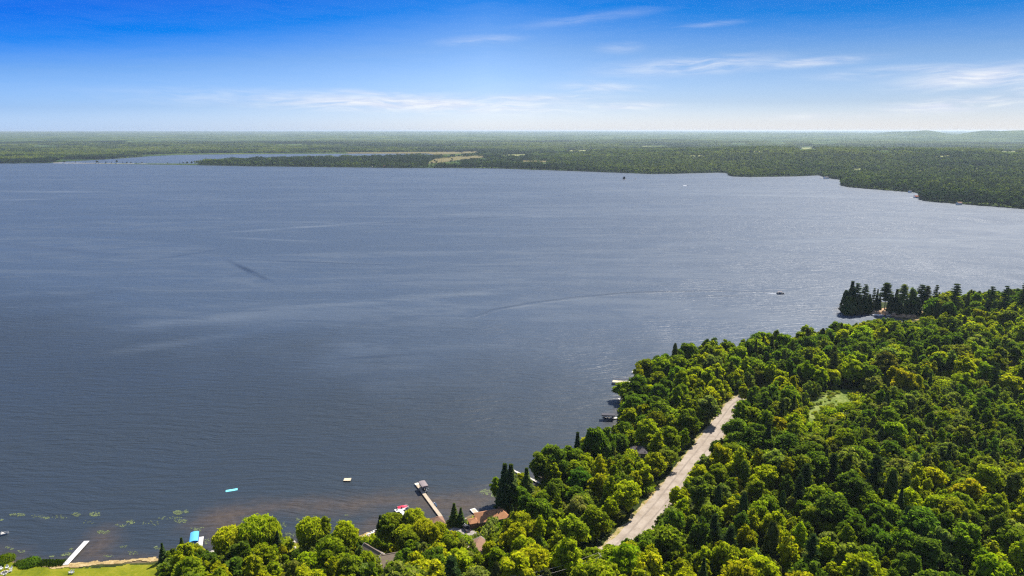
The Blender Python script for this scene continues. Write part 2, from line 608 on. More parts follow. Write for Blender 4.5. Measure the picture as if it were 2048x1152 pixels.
M_LAWN = ramp_material('lawn_grass', [(.3, (0.100, 0.125, 0.005)), (.5, (0.160, 0.175, 0.007)), (.72, (0.250, 0.220, 0.022))], .16, 9, .5, bump=.05)
M_MEADOW = ramp_material('meadow_grass', [(.3, (0.076, 0.117, 0.016)), (.5, (0.159, 0.201, 0.042)), (.72, (0.277, 0.285, 0.092))], .09, 10, .8, bump=.3)
M_SAND = ramp_material('beach_sand', [(.3, (0.240, 0.160, 0.064)), (.5, (0.360, 0.264, 0.120)), (.7, (0.464, 0.368, 0.208))], .5, 6, .6, bump=.05)
M_GRAVEL = ramp_material('road_gravel', [(.3, (0.259, 0.209, 0.166)), (.5, (0.331, 0.277, 0.227)), (.7, (0.389, 0.331, 0.277))], .25, 9, .5, bump=.04)
M_ROADEDGE = ramp_material('road_verge', [(.34, (0.152, 0.152, 0.024)), (.46, (0.256, 0.208, 0.072)), (.62, (0.400, 0.320, 0.216))], .3, 6, .6, bump=.06)
M_DRIVE = ramp_material('driveway_gravel', [(.3, (0.238, 0.209, 0.194)), (.5, (0.310, 0.274, 0.259)), (.7, (0.360, 0.324, 0.302))], .5, 9, .5, bump=.04)
M_ROCK = ramp_material('shore_rock', [(.3, (.22, .13, .07)), (.5, (.50, .32, .18)), (.7, (.66, .50, .34))], .5, 5, .6, bump=.2)


# ------------------------------------------------------------------ near terrain
def build_ground():
    xs = np.concatenate([np.arange(-900, -380, 40), np.arange(-380, 700, 4.0), np.arange(700, 2500, 60)])
    ys = np.concatenate([np.arange(-400, 150, 25), np.arange(150, 720, 4.0), np.arange(720, 900, 30)])
    X, Y = np.meshgrid(xs, ys)
    Z = land_h(X.ravel(), Y.ravel()).reshape(X.shape)
    v = np.stack([X, Y, Z], -1).reshape(-1, 3)
    me = np_mesh('ground', v, grid_faces(len(xs), len(ys)), M_FLOOR, True)
    structure(obj('ground', me))


build_ground()


def drape(name, poly, zoff, res, material, px=True):
    """sheet lying on the terrain inside a polygon"""
    P = np.array([GH(*p)[:2] for p in poly]) if px else np.array(poly)
    x0, y0 = P.min(0) - res
    x1, y1 = P.max(0) + res
    xs, ys = np.arange(x0, x1 + res, res), np.arange(y0, y1 + res, res)
    X, Y = np.meshgrid(xs, ys)
    ins = inpoly(X.ravel() + (vnoise(X.ravel() / 2.5, Y.ravel() / 2.5, 2, 3) - .5) * 2.2, Y.ravel() + (vnoise(X.ravel() / 2.5, Y.ravel() / 2.5, 2, 5) - .5) * 2.2, P)
    Z = land_h(X.ravel(), Y.ravel())
    f = grid_faces(len(xs), len(ys))
    f = f[ins[f].all(1)]
    used, inv = np.unique(f, return_inverse=True)
    v = np.stack([X.ravel(), Y.ravel(), np.maximum(Z, .02) + zoff], -1)[used]
    return structure(obj(name, np_mesh(name, v, inv.reshape(f.shape), material, True)))


def ribbon(name, pts, width, zoff, material, step=2.0, off=0.0, jitter=0.0, seed=0):
    p = np.array(pts, float)
    seg = np.hypot(*np.diff(p, axis=0).T)
    s = np.concatenate([[0], np.cumsum(seg)])
    t = np.arange(0, s[-1], step)
    # smooth
    c = np.stack([np.interp(t, s, p[:, 0]), np.interp(t, s, p[:, 1])], 1)
    for _ in range(8):
        c[1:-1] = (c[:-2] + 2 * c[1:-1] + c[2:]) / 4
    d = np.gradient(c, axis=0)
    d /= np.hypot(d[:, 0], d[:, 1])[:, None]
    nrm = np.stack([-d[:, 1], d[:, 0]], 1)
    k = 7
    cols = []
    for j in range(k):
        o = (j / (k - 1) - .5) * width + off
        e = 0
        if jitter and j in (0, k - 1):
            e = (vnoise(t / 5.0, np.full_like(t, seed * 3.3 + j), 3) - .5) * jitter
        cols.append(c + nrm * (o + e)[:, None] if jitter and j in (0, k - 1) else c + nrm * o)
    v = np.stack(cols, 1)
    z = np.maximum(land_h(v[..., 0].ravel(), v[..., 1].ravel()).reshape(v.shape[:2]), .02) + zoff
    v = np.concatenate([v, z[..., None]], -1).reshape(-1, 3)
    return structure(obj(name, np_mesh(name, v, grid_faces(k, len(t)), material, True)))


drape('lawn', [(-420, 1135), (-60, 1124), (0, 1121), (40, 1125), (75, 1131), (120, 1136), (200, 1136), (250, 1130), (320, 1126), (340, 1150), (350, 1260), (-420, 1260)], .05, .7, M_LAWN)
drape('beach', [(66, 1134), (90, 1130), (128, 1126), (170, 1123.5), (230, 1120.5), (316, 1115), (325, 1119), (316, 1121), (250, 1126), (200, 1131), (150, 1136.5), (100, 1137)], .09, .4, M_SAND)
drape('shore_lawn', [(540, 1096), (567, 1089), (610, 1085), (640, 1092), (610, 1118), (560, 1120)], .05, .8, M_LAWN)
drape('small_beach', [(700, 1073), (722, 1069.5), (738, 1063), (760, 1060), (760, 1066), (745, 1070), (738, 1080), (715, 1084)], .09, .7, M_SAND)
drape('garden_lawn', [(715, 1084), (738, 1080), (745, 1070), (770, 1064), (815, 1066), (810, 1105), (760, 1110), (725, 1100)], .05, .8, M_LAWN)
drape('house_lawn', [(880, 1053), (908, 1052), (936, 1040), (944, 1032), (962, 1032), (1000, 1050), (1010, 1062), (985, 1078), (955, 1070), (930, 1062), (890, 1064)], .05, .8, M_LAWN)
drape('driveway', [(892, 1058), (905, 1053), (934, 1048), (946, 1060), (968, 1068), (978, 1082), (990, 1096), (1060, 1120), (1050, 1130), (965, 1104), (935, 1092), (905, 1074)], .10, .8, M_DRIVE)
ribbon('road_verge', road, 12.5, .10, M_ROADEDGE, jitter=4.0)
ribbon('gravel_road', road, 9.6, .16, M_GRAVEL, jitter=1.2, seed=4)
ribbon('wheel_track', road, 0.7, .19, ramp_material('track_dust', [(.3, (0.216, 0.180, 0.151)), (.7, (0.302, 0.252, 0.209))], .3, 6, .5), off=1.7)
ribbon('wheel_track', road, 0.6, .19, bpy.data.materials['track_dust'], off=-2.0)
drape('gravel_pulloff', [(1262, 1060), (1282, 1028), (1296, 985), (1306, 968), (1322, 975), (1318, 1000), (1300, 1026), (1276, 1052)], .13, .8, M_SAND)
drape('meadow', MEADOW + [(1590, 860), (1612, 815)], .15, 2.0, M_MEADOW)
drape('clearing', [(1866, 744), (1898, 732), (1918, 746), (1898, 776), (1872, 768)], .15, 1.5, M_MEADOW)
ribbon('track', np.array([GH(*p)[:2] for p in [(1985, 752), (2008, 738), (2024, 726), (2060, 712), (2120, 700)]]), 4.5, .15, M_GRAVEL)
drape('shore_bank', [(1738, 630), (1743, 617), (1778, 615), (1802, 623), (1834, 631), (1828, 638), (1790, 634), (1770, 630)], .12, .8, M_ROCK)
drape('sand_slope', [(1815, 632), (1834, 624), (1852, 620), (1862, 630), (1850, 640), (1826, 641)], .15, 1.0, M_SAND)


# ------------------------------------------------------------------ water
PAINTED_LANES = [(90, 383, 330, 38, 200, 384, .75), (30, 400, 180, 25, 200, 396, .5), (600, 455, 190, 17, 720, 447, .8), (560, 480, 110, 13, 640, 484, .55), (690, 447, 110, 12, 760, 449, .6), (420, 400, 260, 20, 520, 402, .35),  # pale and dark streaks on the lake, their reflection painted as base colour
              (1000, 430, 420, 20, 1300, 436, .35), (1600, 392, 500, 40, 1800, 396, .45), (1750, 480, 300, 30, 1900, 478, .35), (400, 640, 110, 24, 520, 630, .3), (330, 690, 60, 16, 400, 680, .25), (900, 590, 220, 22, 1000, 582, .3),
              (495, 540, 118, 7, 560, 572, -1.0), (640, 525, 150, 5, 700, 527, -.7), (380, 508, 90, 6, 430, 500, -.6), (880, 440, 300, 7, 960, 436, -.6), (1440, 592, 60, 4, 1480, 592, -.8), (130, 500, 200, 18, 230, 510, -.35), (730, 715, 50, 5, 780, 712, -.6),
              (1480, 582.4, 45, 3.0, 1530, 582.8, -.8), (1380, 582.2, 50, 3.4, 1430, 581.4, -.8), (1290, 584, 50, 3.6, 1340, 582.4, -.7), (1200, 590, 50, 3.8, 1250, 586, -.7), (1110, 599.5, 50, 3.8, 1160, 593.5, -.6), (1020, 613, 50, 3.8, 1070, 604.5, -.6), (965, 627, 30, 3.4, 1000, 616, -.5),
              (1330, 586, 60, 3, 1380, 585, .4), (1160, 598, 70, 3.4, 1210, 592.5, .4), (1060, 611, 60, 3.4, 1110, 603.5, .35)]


def water_material():
    m = bpy.data.materials.new('lake_water')
    m.use_nodes = True
    w = NT(m.node_tree)
    geo = w.n('ShaderNodeNewGeometry')
    p = geo.outputs['Position']
    sh = w.n('ShaderNodeAttribute', attribute_type='GEOMETRY', attribute_name='shallow')
    n0 = w.noise(p, .12, 4, .6)
    f = w.m('ADD', sh.outputs['Fac'], w.m('MULTIPLY', w.m('SUBTRACT', n0, .5), .5))
    f = w.maprange(f, .10, .85, 0.0, .82)
    bedc = w.ramp(w.noise(p, .35, 4, .6), [(.3, (.050, .035, .022)), (.7, (.090, .066, .046))])
    b = w.n('ShaderNodeBsdfPrincipled')
    b.inputs['IOR'].default_value = 1.333
    # slicks: calm lanes where the wind leaves the surface smoother
    ps = w.mapping(p, rot=(0, 0, R_(8)), scale=(.0016, .0075, 1))
    sl = w.noise(ps, 1.0, 5, .6, 1.2)
    ps2 = w.mapping(p, rot=(0, 0, R_(-14)), scale=(.006, .03, 1))
    sl2 = w.noise(ps2, 1.0, 4, .6, .8)
    slick = w.maprange(w.m('ADD', w.m('MULTIPLY', sl, .75), w.m('MULTIPLY', sl2, .25)), .42, .62)
    # past the sheltered water by the near shore the wind roughens broad fields, painted paler too
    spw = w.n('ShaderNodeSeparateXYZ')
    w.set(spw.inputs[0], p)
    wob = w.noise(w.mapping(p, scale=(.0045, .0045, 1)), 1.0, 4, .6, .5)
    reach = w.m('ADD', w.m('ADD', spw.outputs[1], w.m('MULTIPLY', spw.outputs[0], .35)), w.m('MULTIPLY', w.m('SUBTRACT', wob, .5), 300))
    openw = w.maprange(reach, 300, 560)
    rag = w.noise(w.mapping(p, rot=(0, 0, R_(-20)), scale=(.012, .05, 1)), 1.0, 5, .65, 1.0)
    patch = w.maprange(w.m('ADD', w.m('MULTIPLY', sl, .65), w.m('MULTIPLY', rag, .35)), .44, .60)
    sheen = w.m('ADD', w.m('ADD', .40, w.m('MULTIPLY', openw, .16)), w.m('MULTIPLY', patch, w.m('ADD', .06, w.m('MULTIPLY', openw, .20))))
    w.set(b.inputs['Roughness'], w.maprange(slick, 0, 1, .36, .27, smooth=False))
    painted_sheen = w.m('MULTIPLY', w.m('MULTIPLY', patch, w.maprange(rag, .40, .62, .25, 1.0)), w.m('MULTIPLY', openw, .30))  # pale reflection patches, painted through the base colour
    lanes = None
    for (u, v, hl, hw, u2, v2, k) in PAINTED_LANES:
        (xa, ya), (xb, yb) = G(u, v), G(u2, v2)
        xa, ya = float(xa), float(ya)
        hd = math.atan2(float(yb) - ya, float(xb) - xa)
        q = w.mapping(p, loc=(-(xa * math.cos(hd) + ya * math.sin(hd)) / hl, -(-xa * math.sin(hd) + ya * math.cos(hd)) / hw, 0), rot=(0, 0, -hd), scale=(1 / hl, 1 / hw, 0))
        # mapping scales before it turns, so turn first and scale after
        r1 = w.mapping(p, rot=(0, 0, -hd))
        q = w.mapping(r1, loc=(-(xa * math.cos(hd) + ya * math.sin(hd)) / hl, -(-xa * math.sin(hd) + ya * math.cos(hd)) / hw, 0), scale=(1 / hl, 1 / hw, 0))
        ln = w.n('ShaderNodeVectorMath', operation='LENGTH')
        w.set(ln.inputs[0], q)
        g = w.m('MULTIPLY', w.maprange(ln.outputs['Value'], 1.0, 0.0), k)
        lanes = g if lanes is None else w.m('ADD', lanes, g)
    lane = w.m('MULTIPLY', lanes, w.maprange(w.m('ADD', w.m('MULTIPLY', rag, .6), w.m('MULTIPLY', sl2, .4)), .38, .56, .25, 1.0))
    calm = w.m('MAXIMUM', w.m('MULTIPLY', lane, -1.0), 0.0, clamp=True)  # smooth streaks, whose darker reflection is painted into the base colour
    painted_sheen = w.m('ADD', painted_sheen, w.m('MAXIMUM', lane, 0.0), clamp=True)
    open_c = w.mix(openw, (.023, .033, .043), (.039, .062, .098))  # paler reflection of the open lake, painted as a lighter base colour
    col = w.mix(f, w.mix(w.m('MULTIPLY', calm, .8), w.mix(painted_sheen, open_c, (.10, .125, .155)), (.008, .014, .022)), bedc)
    sheen = w.m('MULTIPLY', sheen, w.m('SUBTRACT', 1.0, w.m('MULTIPLY', calm, .6)))
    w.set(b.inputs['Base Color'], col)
    # waves: long crests drifting in from the far left, with chop on top
    warp = w.n('ShaderNodeTexNoise')
    warp.inputs['Scale'].default_value = .012
    warp.inputs['Detail'].default_value = 2
    w.set(warp.inputs['Vector'], p)
    pw = w.n('ShaderNodeVectorMath', operation='MULTIPLY_ADD')
    w.set(pw.inputs[0], warp.outputs['Color'])
    pw.inputs[1].default_value = (26, 26, 0)
    w.set(pw.inputs[2], p)
    q = pw.outputs[0]
    r = R_(22)
    w1 = w.noise(w.mapping(q, rot=(0, 0, r), scale=(.055, .30, 1)), 1.0, 2, .5, .35)
    w2 = w.noise(w.mapping(q, rot=(0, 0, r + .25), scale=(.15, .75, 1)), 1.0, 3, .55, .3)
    w3 = w.noise(w.mapping(q, rot=(0, 0, r - .3), scale=(.6, 1.9, 1)), 1.0, 3, .6, .3)
    h = w.m('ADD', w.m('ADD', w.m('MULTIPLY', w1, 1.15), w.m('MULTIPLY', w2, .62)), w.m('MULTIPLY', w3, .10))
    bp = w.n('ShaderNodeBump')
    bp.inputs['Distance'].default_value = 1.0
    w.set(bp.inputs['Strength'], w.maprange(slick, 0, 1, .95, .55, smooth=False))
    w.set(bp.inputs['Height'], h)
    w.set(b.inputs['Normal'], bp.outputs[0])
    # the unresolved chop spreads the sun over a wide sheen
    g2 = w.n('ShaderNodeBsdfPrincipled')
    w.set(g2.inputs['Base Color'], col)
    g2.inputs['IOR'].default_value = 1.333
    w.set(g2.inputs['Roughness'], w.maprange(slick, 0, 1, .70, .60, smooth=False))
    w.set(g2.inputs['Normal'], bp.outputs[0])
    mx = w.n('ShaderNodeMixShader')
    w.set(mx.inputs[0], sheen)
    w.set(mx.inputs[1], b.outputs[0])
    w.set(mx.inputs[2], g2.outputs[0])
    o = w.n('ShaderNodeOutputMaterial')
    w.set(o.inputs[0], mx.outputs[0])
    return m


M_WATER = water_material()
BROWN = [[(150, 1124), (166, 1100), (180, 1084), (196, 1066), (216, 1060), (220, 1085), (208, 1118)],
         [(372, 1050), (400, 1030), (440, 1012), (560, 1002), (700, 995), (800, 985), (900, 990), (990, 978), (1004, 1005), (950, 1030), (905, 1038), (880, 1028), (850, 1030), (800, 1012),
          (760, 1015), (700, 1028), (560, 1022), (500, 1038), (462, 1075), (440, 1100), (415, 1100), (408, 1070)],
         [(690, 1078), (720, 1052), (752, 1036), (770, 1050), (752, 1064), (722, 1074)],
         [(-60, 1110), (0, 1095), (40, 1108), (56, 1124), (0, 1118)], [(560, 1088), (580, 1076), (610, 1074), (610, 1084)],
         [(210, 1118), (316, 1108), (318, 1117), (220, 1122)], [(1058, 972), (1070, 960), (1084, 968), (1070, 984)],
         [(60, 1030), (200, 1020), (330, 1045), (330, 1052), (200, 1034), (90, 1042)]]


def build_water():
    xs = np.concatenate([[-46000, -12000, -4000, -1500, -700, -360], np.arange(-350, 130, 2.5), np.arange(130, 520, 8), [560, 900, 1600, 4000, 12000, 46000]])
    ys = np.concatenate([[-3000, 0, 120], np.arange(150, 330, 2.5), np.arange(330, 640, 8), [700, 1000, 2000, 4000, 9000, 20000, 46000]])
    X, Y = np.meshgrid(xs, ys)
    x, y = X.ravel(), Y.ravel()
    s = np.zeros(x.size)
    near = (np.abs(x) < 600) & (y > 100) & (y < 700)
    d = polydist(x[near], y[near], LAND)
    v = np.exp(-(d / 7.0) ** 1.2) * .55
    U, V = proj(x[near], y[near], 0)
    for poly, k in zip(BROWN, (1, .85, .9, .8, .8, .6, .6, .28)):
        P = chain_px(poly)
        ins = inpoly(x[near], y[near], P)
        dd = polydist(x[near], y[near], P)
        v = np.maximum(v, k * np.clip(.5 + np.where(ins, dd, -dd) / 22.0, 0, 1))
    s[near] = v
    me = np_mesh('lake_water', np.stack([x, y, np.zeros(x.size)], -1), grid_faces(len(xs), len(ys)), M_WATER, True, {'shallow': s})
    structure(obj('lake_water', me))


build_water()

# ------------------------------------------------------------------ far land
FAR_PX = [(-900, 334), (-400, 330), (0, 327), (118, 326), (125, 322), (170, 320), (240, 317), (300, 312), (330, 309)]   # far-left shore up to the back bay
SHORE_FAR = [(-1500, 340), (-400, 329), (0, 327), (60, 326.5), (118, 325.5), (122, 326.5), (400, 330.5), (500, 332.5), (600, 333.5), (800, 336), (900, 336), (1000, 337), (1130, 341.5),
             (1250, 346), (1300, 348), (1350, 347.5), (1440, 345.2), (1452, 346), (1459, 348), (1457, 350.5), (1466, 353), (1500, 354), (1600, 352.5), (1640, 350.5), (1652, 356), (1676, 359), (1692, 361), (1690, 364.5), (1682, 368), (1685, 372), (1702, 374.8), (1750, 379),
             (1826, 384.6), (1842, 387), (1844, 391), (1838, 395), (1841, 400), (1862, 403.5), (1950, 410.5), (2048, 418), (2300, 440), (2800, 480), (3600, 520)]
BAY_PX = [(110, 326), (125, 323.5), (175, 321), (240, 317), (300, 312.5), (360, 309.8), (420, 309), (520, 308.4), (640, 307.8), (760, 307.2), (850, 307.4), (872, 309), (850, 312), (800, 315),
          (700, 317), (600, 319), (500, 321), (440, 323.5), (412, 325.5), (395, 327.3), (300, 327), (200, 326.2)]
sf = chain_px(SHORE_FAR)
bay = chain_px(BAY_PX)
FARLAND = np.vstack([sf, [(45000, 9000), (45000, 50000), (-45000, 50000), (-45000, 9000)]])


def far_h(x, y, canopy=False):
    x, y = np.asarray(x, float), np.asarray(y, float)
    r = np.hypot(x, y)
    az = np.degrees(np.arctan2(x, y))
    d = polydist(x, y, FARLAND)
    ins = inpoly(x, y, FARLAND)
    db = polydist(x, y, bay)
    inb = inpoly(x, y, bay)
    land = ins & ~inb
    dl = np.where(land, np.minimum(d, db), -np.minimum(np.where(ins, 1e9, d), np.where(inb, db, 1e9)))
    base = np.clip(dl * .05, -3, 3.5)
    roll = np.clip((np.minimum(d, db) - 100) / 900, 0, 1) * land
    amp = np.clip((r - 1500) / 9000, 0.22, 1.0) * 44
    hill = (vnoise(x / 1400, y / 1400, 4, 2) - .42) * amp * 1.2
    right = np.clip((az - 3) / 16, 0, 1)
    hill = hill + right * np.exp(-((r - 3900) / 1300) ** 2) * 44
    hill = hill + np.clip((r - 9000) / 26000, 0, 1) ** .8 * 108
    for a0, aw, r0, rw, h in ((36.2, 2.6, 13000, 1800, 108), (33.6, 1.2, 13500, 1500, 62), (30.6, 1.3, 14000, 1700, 98), (28.6, 1.2, 15000, 1500, 60), (24, 4.0, 17500, 2200, 42), (18, 2.5, 19000, 2200, 25), (-11, 5.5, 22000, 3000, 22), (-33, 6.0, 20000, 3000, 20), (42, 4, 12500, 2000, 60), (8, 6, 24000, 3000, 12)):
        hill = hill + h * np.exp(-((az - a0) / aw) ** 2 - ((r - r0) / rw) ** 2)
    return np.where(land, base + roll * np.maximum(hill, 0.0), base)


def far_material():
    m = bpy.data.materials.new('far_forest_canopy')
    m.use_nodes = True
    w = NT(m.node_tree)
    geo = w.n('ShaderNodeNewGeometry')
    p = geo.outputs['Position']
    n1 = w.noise(w.mapping(p, scale=(.0016, .0016, .0)), 1.0, 6, .62, .3)
    n2 = w.noise(w.mapping(p, scale=(.02, .02, .02)), 1.0, 4, .7)
    f = w.m('ADD', n1, w.m('MULTIPLY', w.m('SUBTRACT', n2, .5), .7))
    c = w.ramp(f, [(.25, (.012, .026, .014)), (.42, (.034, .060, .020)), (.58, (.070, .102, .026)), (.75, (.12, .145, .036)), (.9, (.20, .21, .07))])
    sp = w.n('ShaderNodeSeparateXYZ')
    w.set(sp.inputs[0], p)
    c = w.mix(w.maprange(sp.outputs[2], 1.2, 0.1), c, (.030, .034, .018))  # waterline ground darkened, imitating shade at the foot of the trees
    b = w.n('ShaderNodeBsdfDiffuse')
    w.set(b.inputs[0], c)
    bp = w.n('ShaderNodeBump')
    bp.inputs['Strength'].default_value = 1.0
    bp.inputs['Distance'].default_value = 14.0
    w.set(bp.inputs['Height'], n2)
    w.set(b.inputs['Normal'], bp.outputs[0])
    o = w.n('ShaderNodeOutputMaterial')
    w.set(o.inputs[0], b.outputs[0])
    return m


M_FAR = far_material()


def build_hills():
    az = np.radians(np.concatenate([np.arange(-60, -40, .8), np.arange(-40, 40.01, .16), np.arange(40.8, 62, .8)]))
    r = np.concatenate([np.geomspace(1150, 5000, 150), np.geomspace(5030, 44000, 210)])
    A, Rr = np.meshgrid(az, r)
    x, y = (Rr * np.sin(A)).ravel(), (Rr * np.cos(A)).ravel()
    z = far_h(x, y)
    rr = Rr.ravel()
    ok = z > 2.5
    rough = np.clip((rr - 6500) / 2500, 0, 1)
    z = z + ok * rough * (8 + (vnoise(x / 60, y / 90, 2, 5) - .3) * 10 + (vnoise(x / 420, y / 420, 2, 8) - .4) * 12)
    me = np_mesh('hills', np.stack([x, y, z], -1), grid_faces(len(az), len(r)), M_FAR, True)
    structure(obj('hills', me))


build_hills()

#@@TREES
# ------------------------------------------------------------------ foliage
def leaf_mesh(name, C, N, S, lv, material, aspect=1.0, up=None, trunk=None):
    """rhombic leaf sprays: centres C, normals N, half sizes S"""
    n = len(C)
    N = N / (np.linalg.norm(N, axis=1, keepdims=True) + 1e-9)
    if up is None:
        t = rng.normal(size=(n, 3))
    else:
        t = np.broadcast_to(np.asarray(up, float), (n, 3)) + rng.normal(size=(n, 3)) * .12 if np.ndim(up) == 1 else up
    A = t - (t * N).sum(1, keepdims=True) * N
    A /= np.linalg.norm(A, axis=1, keepdims=True) + 1e-9
    B = np.cross(N, A)
    S = S[:, None]
    bend = N * S * .25
    v = np.stack([C + A * S * aspect - bend, C + B * S * .8 + bend, C - A * S * aspect - bend, C - B * S * .8 + bend], 1).reshape(-1, 3)
    f = np.arange(n * 4).reshape(n, 4)
    lvv = np.repeat(lv, 4)
    if trunk is not None:
        tv, tf = trunk
        f = np.vstack([f, tf + len(v)])
        v = np.vstack([v, tv])
        lvv = np.concatenate([lvv, np.zeros(len(tv))])
    me = np_mesh(name, v, f, material, False, {'lv': lvv})
    return me


def sph(n):
    d = rng.normal(size=(n, 3))
    return d / np.linalg.norm(d, axis=1, keepdims=True)


def blob(center, rad, n, squash=.8, leaf=.34, upbias=.35, lobe_lv=.5, under=.25):
    """a clump of leaf sprays, denser on the outer and upper side"""
    d = sph(int(n * 1.6))
    keep = (d[:, 2] > -.25) | (rng.random(len(d)) < under)
    d = d[keep][:n]
    r = rad * (1 - .46 * rng.random(len(d)) ** 1.5) * np.where(rng.random(len(d)) < .22, 1 + .45 * rng.random(len(d)), 1)
    P = d * r[:, None]
    P[:, 2] *= squash
    N = d * .75 + rng.normal(size=d.shape) * .62
    N[:, 2] += upbias
    S = leaf * (0.65 + .7 * rng.random(len(d)))
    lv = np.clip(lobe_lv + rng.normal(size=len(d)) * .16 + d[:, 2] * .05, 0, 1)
    return P + np.asarray(center), N, S, lv


def cat(parts):
    return [np.concatenate(a) for a in zip(*parts)]


def trunk_mb(H, r, lean=0.0, limbs=6, h0=.3, spread=.5, n=6):
    mb = MB()
    pts = [(math.sin(i * 1.7) * lean * H * .02 * i, math.cos(i * 2.1) * lean * H * .02 * i, H * t) for i, t in enumerate((-.02, .05, .25, .5, .72, .9))]
    mb.tube(pts, [r * 1.25, r, r * .82, r * .6, r * .36, r * .1], n)
    for i in range(limbs):
        t = h0 + (0.8 - h0) * i / max(limbs - 1, 1)
        a = i * 2.4 + random.random()
        L = H * spread * (.55 - .3 * abs(t - .45)) * .8
        b = Vector((0, 0, H * t))
        e = b + Vector((math.cos(a) * L, math.sin(a) * L, L * .75))
        mid = (b + e) / 2 + Vector((0, 0, -L * .08))
        mb.tube([b, mid, e], [r * .4 * (1.1 - t), r * .26 * (1.1 - t), r * .06], 4)
    return mb


def broadleaf(H=15, R=4.6, lobes=34, per=120, leaf=.36, base=.30, squash=.75, airy=1.0, subs=5):
    """uneven crown: a few limbs, each carrying a dome of leafy lobes"""
    parts = []
    cz, rz = H * (base + 1) / 2, H * (1 - base) / 2
    sub = []
    off = rng.random() * 6
    for j in range(subs):
        a = off + j * 6.283 / (subs - 1) + rng.normal() * .35
        if j == 0:
            sub.append((rng.normal() * R * .1, rng.normal() * R * .1, H * (1 - .36 * (1 - base)) - rz * .22, R * .62, rz * .66))
        else:
            k = R * (.40 + .16 * rng.random())
            sub.append((math.cos(a) * k, math.sin(a) * k, cz - rz * (.28 + .34 * rng.random()) + rng.normal() * rz * .08, R * (.46 + .16 * rng.random()), rz * (.52 + .2 * rng.random())))
    for i in range(lobes):
        x, y, z, r, h = sub[0] if i % 3 == 0 else sub[1 + i % (subs - 1)]
        d = sph(1)[0]
        if d[2] < -.2:
            d[2] *= -.7
        k = .72 + .28 * rng.random()
        lr = R * (.15 + .21 * rng.random() ** 1.3)
        c = (x + d[0] * r * k, y + d[1] * r * k, z + d[2] * h * k)
        parts.append(blob(c, lr, int(per * airy * (.6 + lr / R * 1.6)), squash, leaf, lobe_lv=float(np.clip(.5 + rng.normal() * .2, .05, .95)), upbias=.5))
    n = int(lobes * per * .12)      # inner leaves close the middle
    for x, y, z, r, h in sub:
        m = n // subs
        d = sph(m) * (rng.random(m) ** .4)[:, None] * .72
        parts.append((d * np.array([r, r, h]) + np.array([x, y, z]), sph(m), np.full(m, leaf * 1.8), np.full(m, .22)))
    return cat(parts)


def willow(H=13, R=5.2):
    parts = []
    lobes = 36
    for i in range(lobes):
        a = i * 2.39996
        t = (i + .5) / lobes
        zz = 1 - 1.25 * t
        rr = math.sqrt(max(0, 1 - zz * zz * .9))
        k = .78 + .2 * rng.random()
        c = np.array([math.cos(a) * rr * R * k, math.sin(a) * rr * R * k, H * .60 + zz * H * .36 * k])
        parts.append(blob(c, R * .30, 60, .8, .32, lobe_lv=.62))
        # hanging strands
        n = 70
        aa = rng.random(n) * 6.28
        r2 = R * .30 * np.sqrt(rng.random(n))
        zl = -rng.random(n) * H * (.12 + .25 * rr)
        P = c + np.stack([np.cos(aa) * r2 * 1.0, np.sin(aa) * r2, zl], 1)
        N = np.stack([np.cos(aa), np.sin(aa), .15 + 0 * aa], 1) + rng.normal(size=(n, 3)) * .4
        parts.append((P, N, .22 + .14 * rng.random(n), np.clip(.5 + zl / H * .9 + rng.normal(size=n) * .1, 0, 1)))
    return cat(parts)


def spruce(H=18, R=3.1, levels=30, ragged=.25, top=1.0):
    P, N, S, L, T = [], [], [], [], []
    for i in range(levels):
        t = i / (levels - 1)
        z = H * (.06 + .92 * t)
        rad = R * ((1 - t) ** .85 * .97 + .03) * (1 - ragged * rng.random())
        nb = max(5, int(13 * (1 - t) + 5))
        for b in range(nb):
            a = 6.283 * (b + rng.random() * .7) / nb + i * 1.1
            L1 = rad * (.72 + .4 * rng.random())
            m = max(3, int(L1 / .30))
            lv = np.clip(.45 + rng.normal() * .16, 0, 1)
            for k in range(m):
                q = (k + .6) / m
                droop = -.28 * L1 * q + .10 * L1 * q * q
                w_ = (1 - q) * .55 + .25
                for sgn in (-1, 1):
                    o = sgn * w_ * .34
                    P.append((math.cos(a) * L1 * q - math.sin(a) * o, math.sin(a) * L1 * q + math.cos(a) * o, z + droop - .08 * rng.random()))
                    N.append((math.cos(a) * .8 + rng.normal() * .35, math.sin(a) * .8 + rng.normal() * .35, 1.0))
                    S.append(.36 + .16 * (1 - q) + .10 * rng.random())
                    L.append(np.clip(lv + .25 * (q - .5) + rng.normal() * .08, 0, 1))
    return np.array(P), np.array(N), np.array(S), np.array(L)


def pine(H=24, R=4.4, levels=13, base=.32, lean=.0):
    """tall irregular pine with flat layered boughs"""
    parts = []
    for i in range(levels):
        t = i / (levels - 1)
        z = H * (base + (.97 - base) * t)
        prof = (1 - t) ** .7 * .8 + .16
        if t < .25:
            prof *= .62 + 1.2 * t
        for b in range(5):
            a = rng.random() * 6.283
            L1 = R * prof * (.5 + .65 * rng.random())
            lv = np.clip(.45 + rng.normal() * .17, 0, 1)
            for k in range(3):
                q = .38 + .31 * k
                c = np.array([math.cos(a) * L1 * q, math.sin(a) * L1 * q, z + L1 * q * .10 - .05 * k])
                p = blob(c, 1.15 * (.7 + .3 * (1 - t)) + .1 * k, 34, .36, .30, .5, lv, .3)
                parts.append(p)
    n = 160
    zt = rng.random(n)
    parts.append((np.stack([rng.normal(size=n) * .35, rng.normal(size=n) * .35, H * (base + .1 + (.88 - base) * zt)], 1), sph(n), np.full(n, .3), np.full(n, .35)))
    return cat(parts)


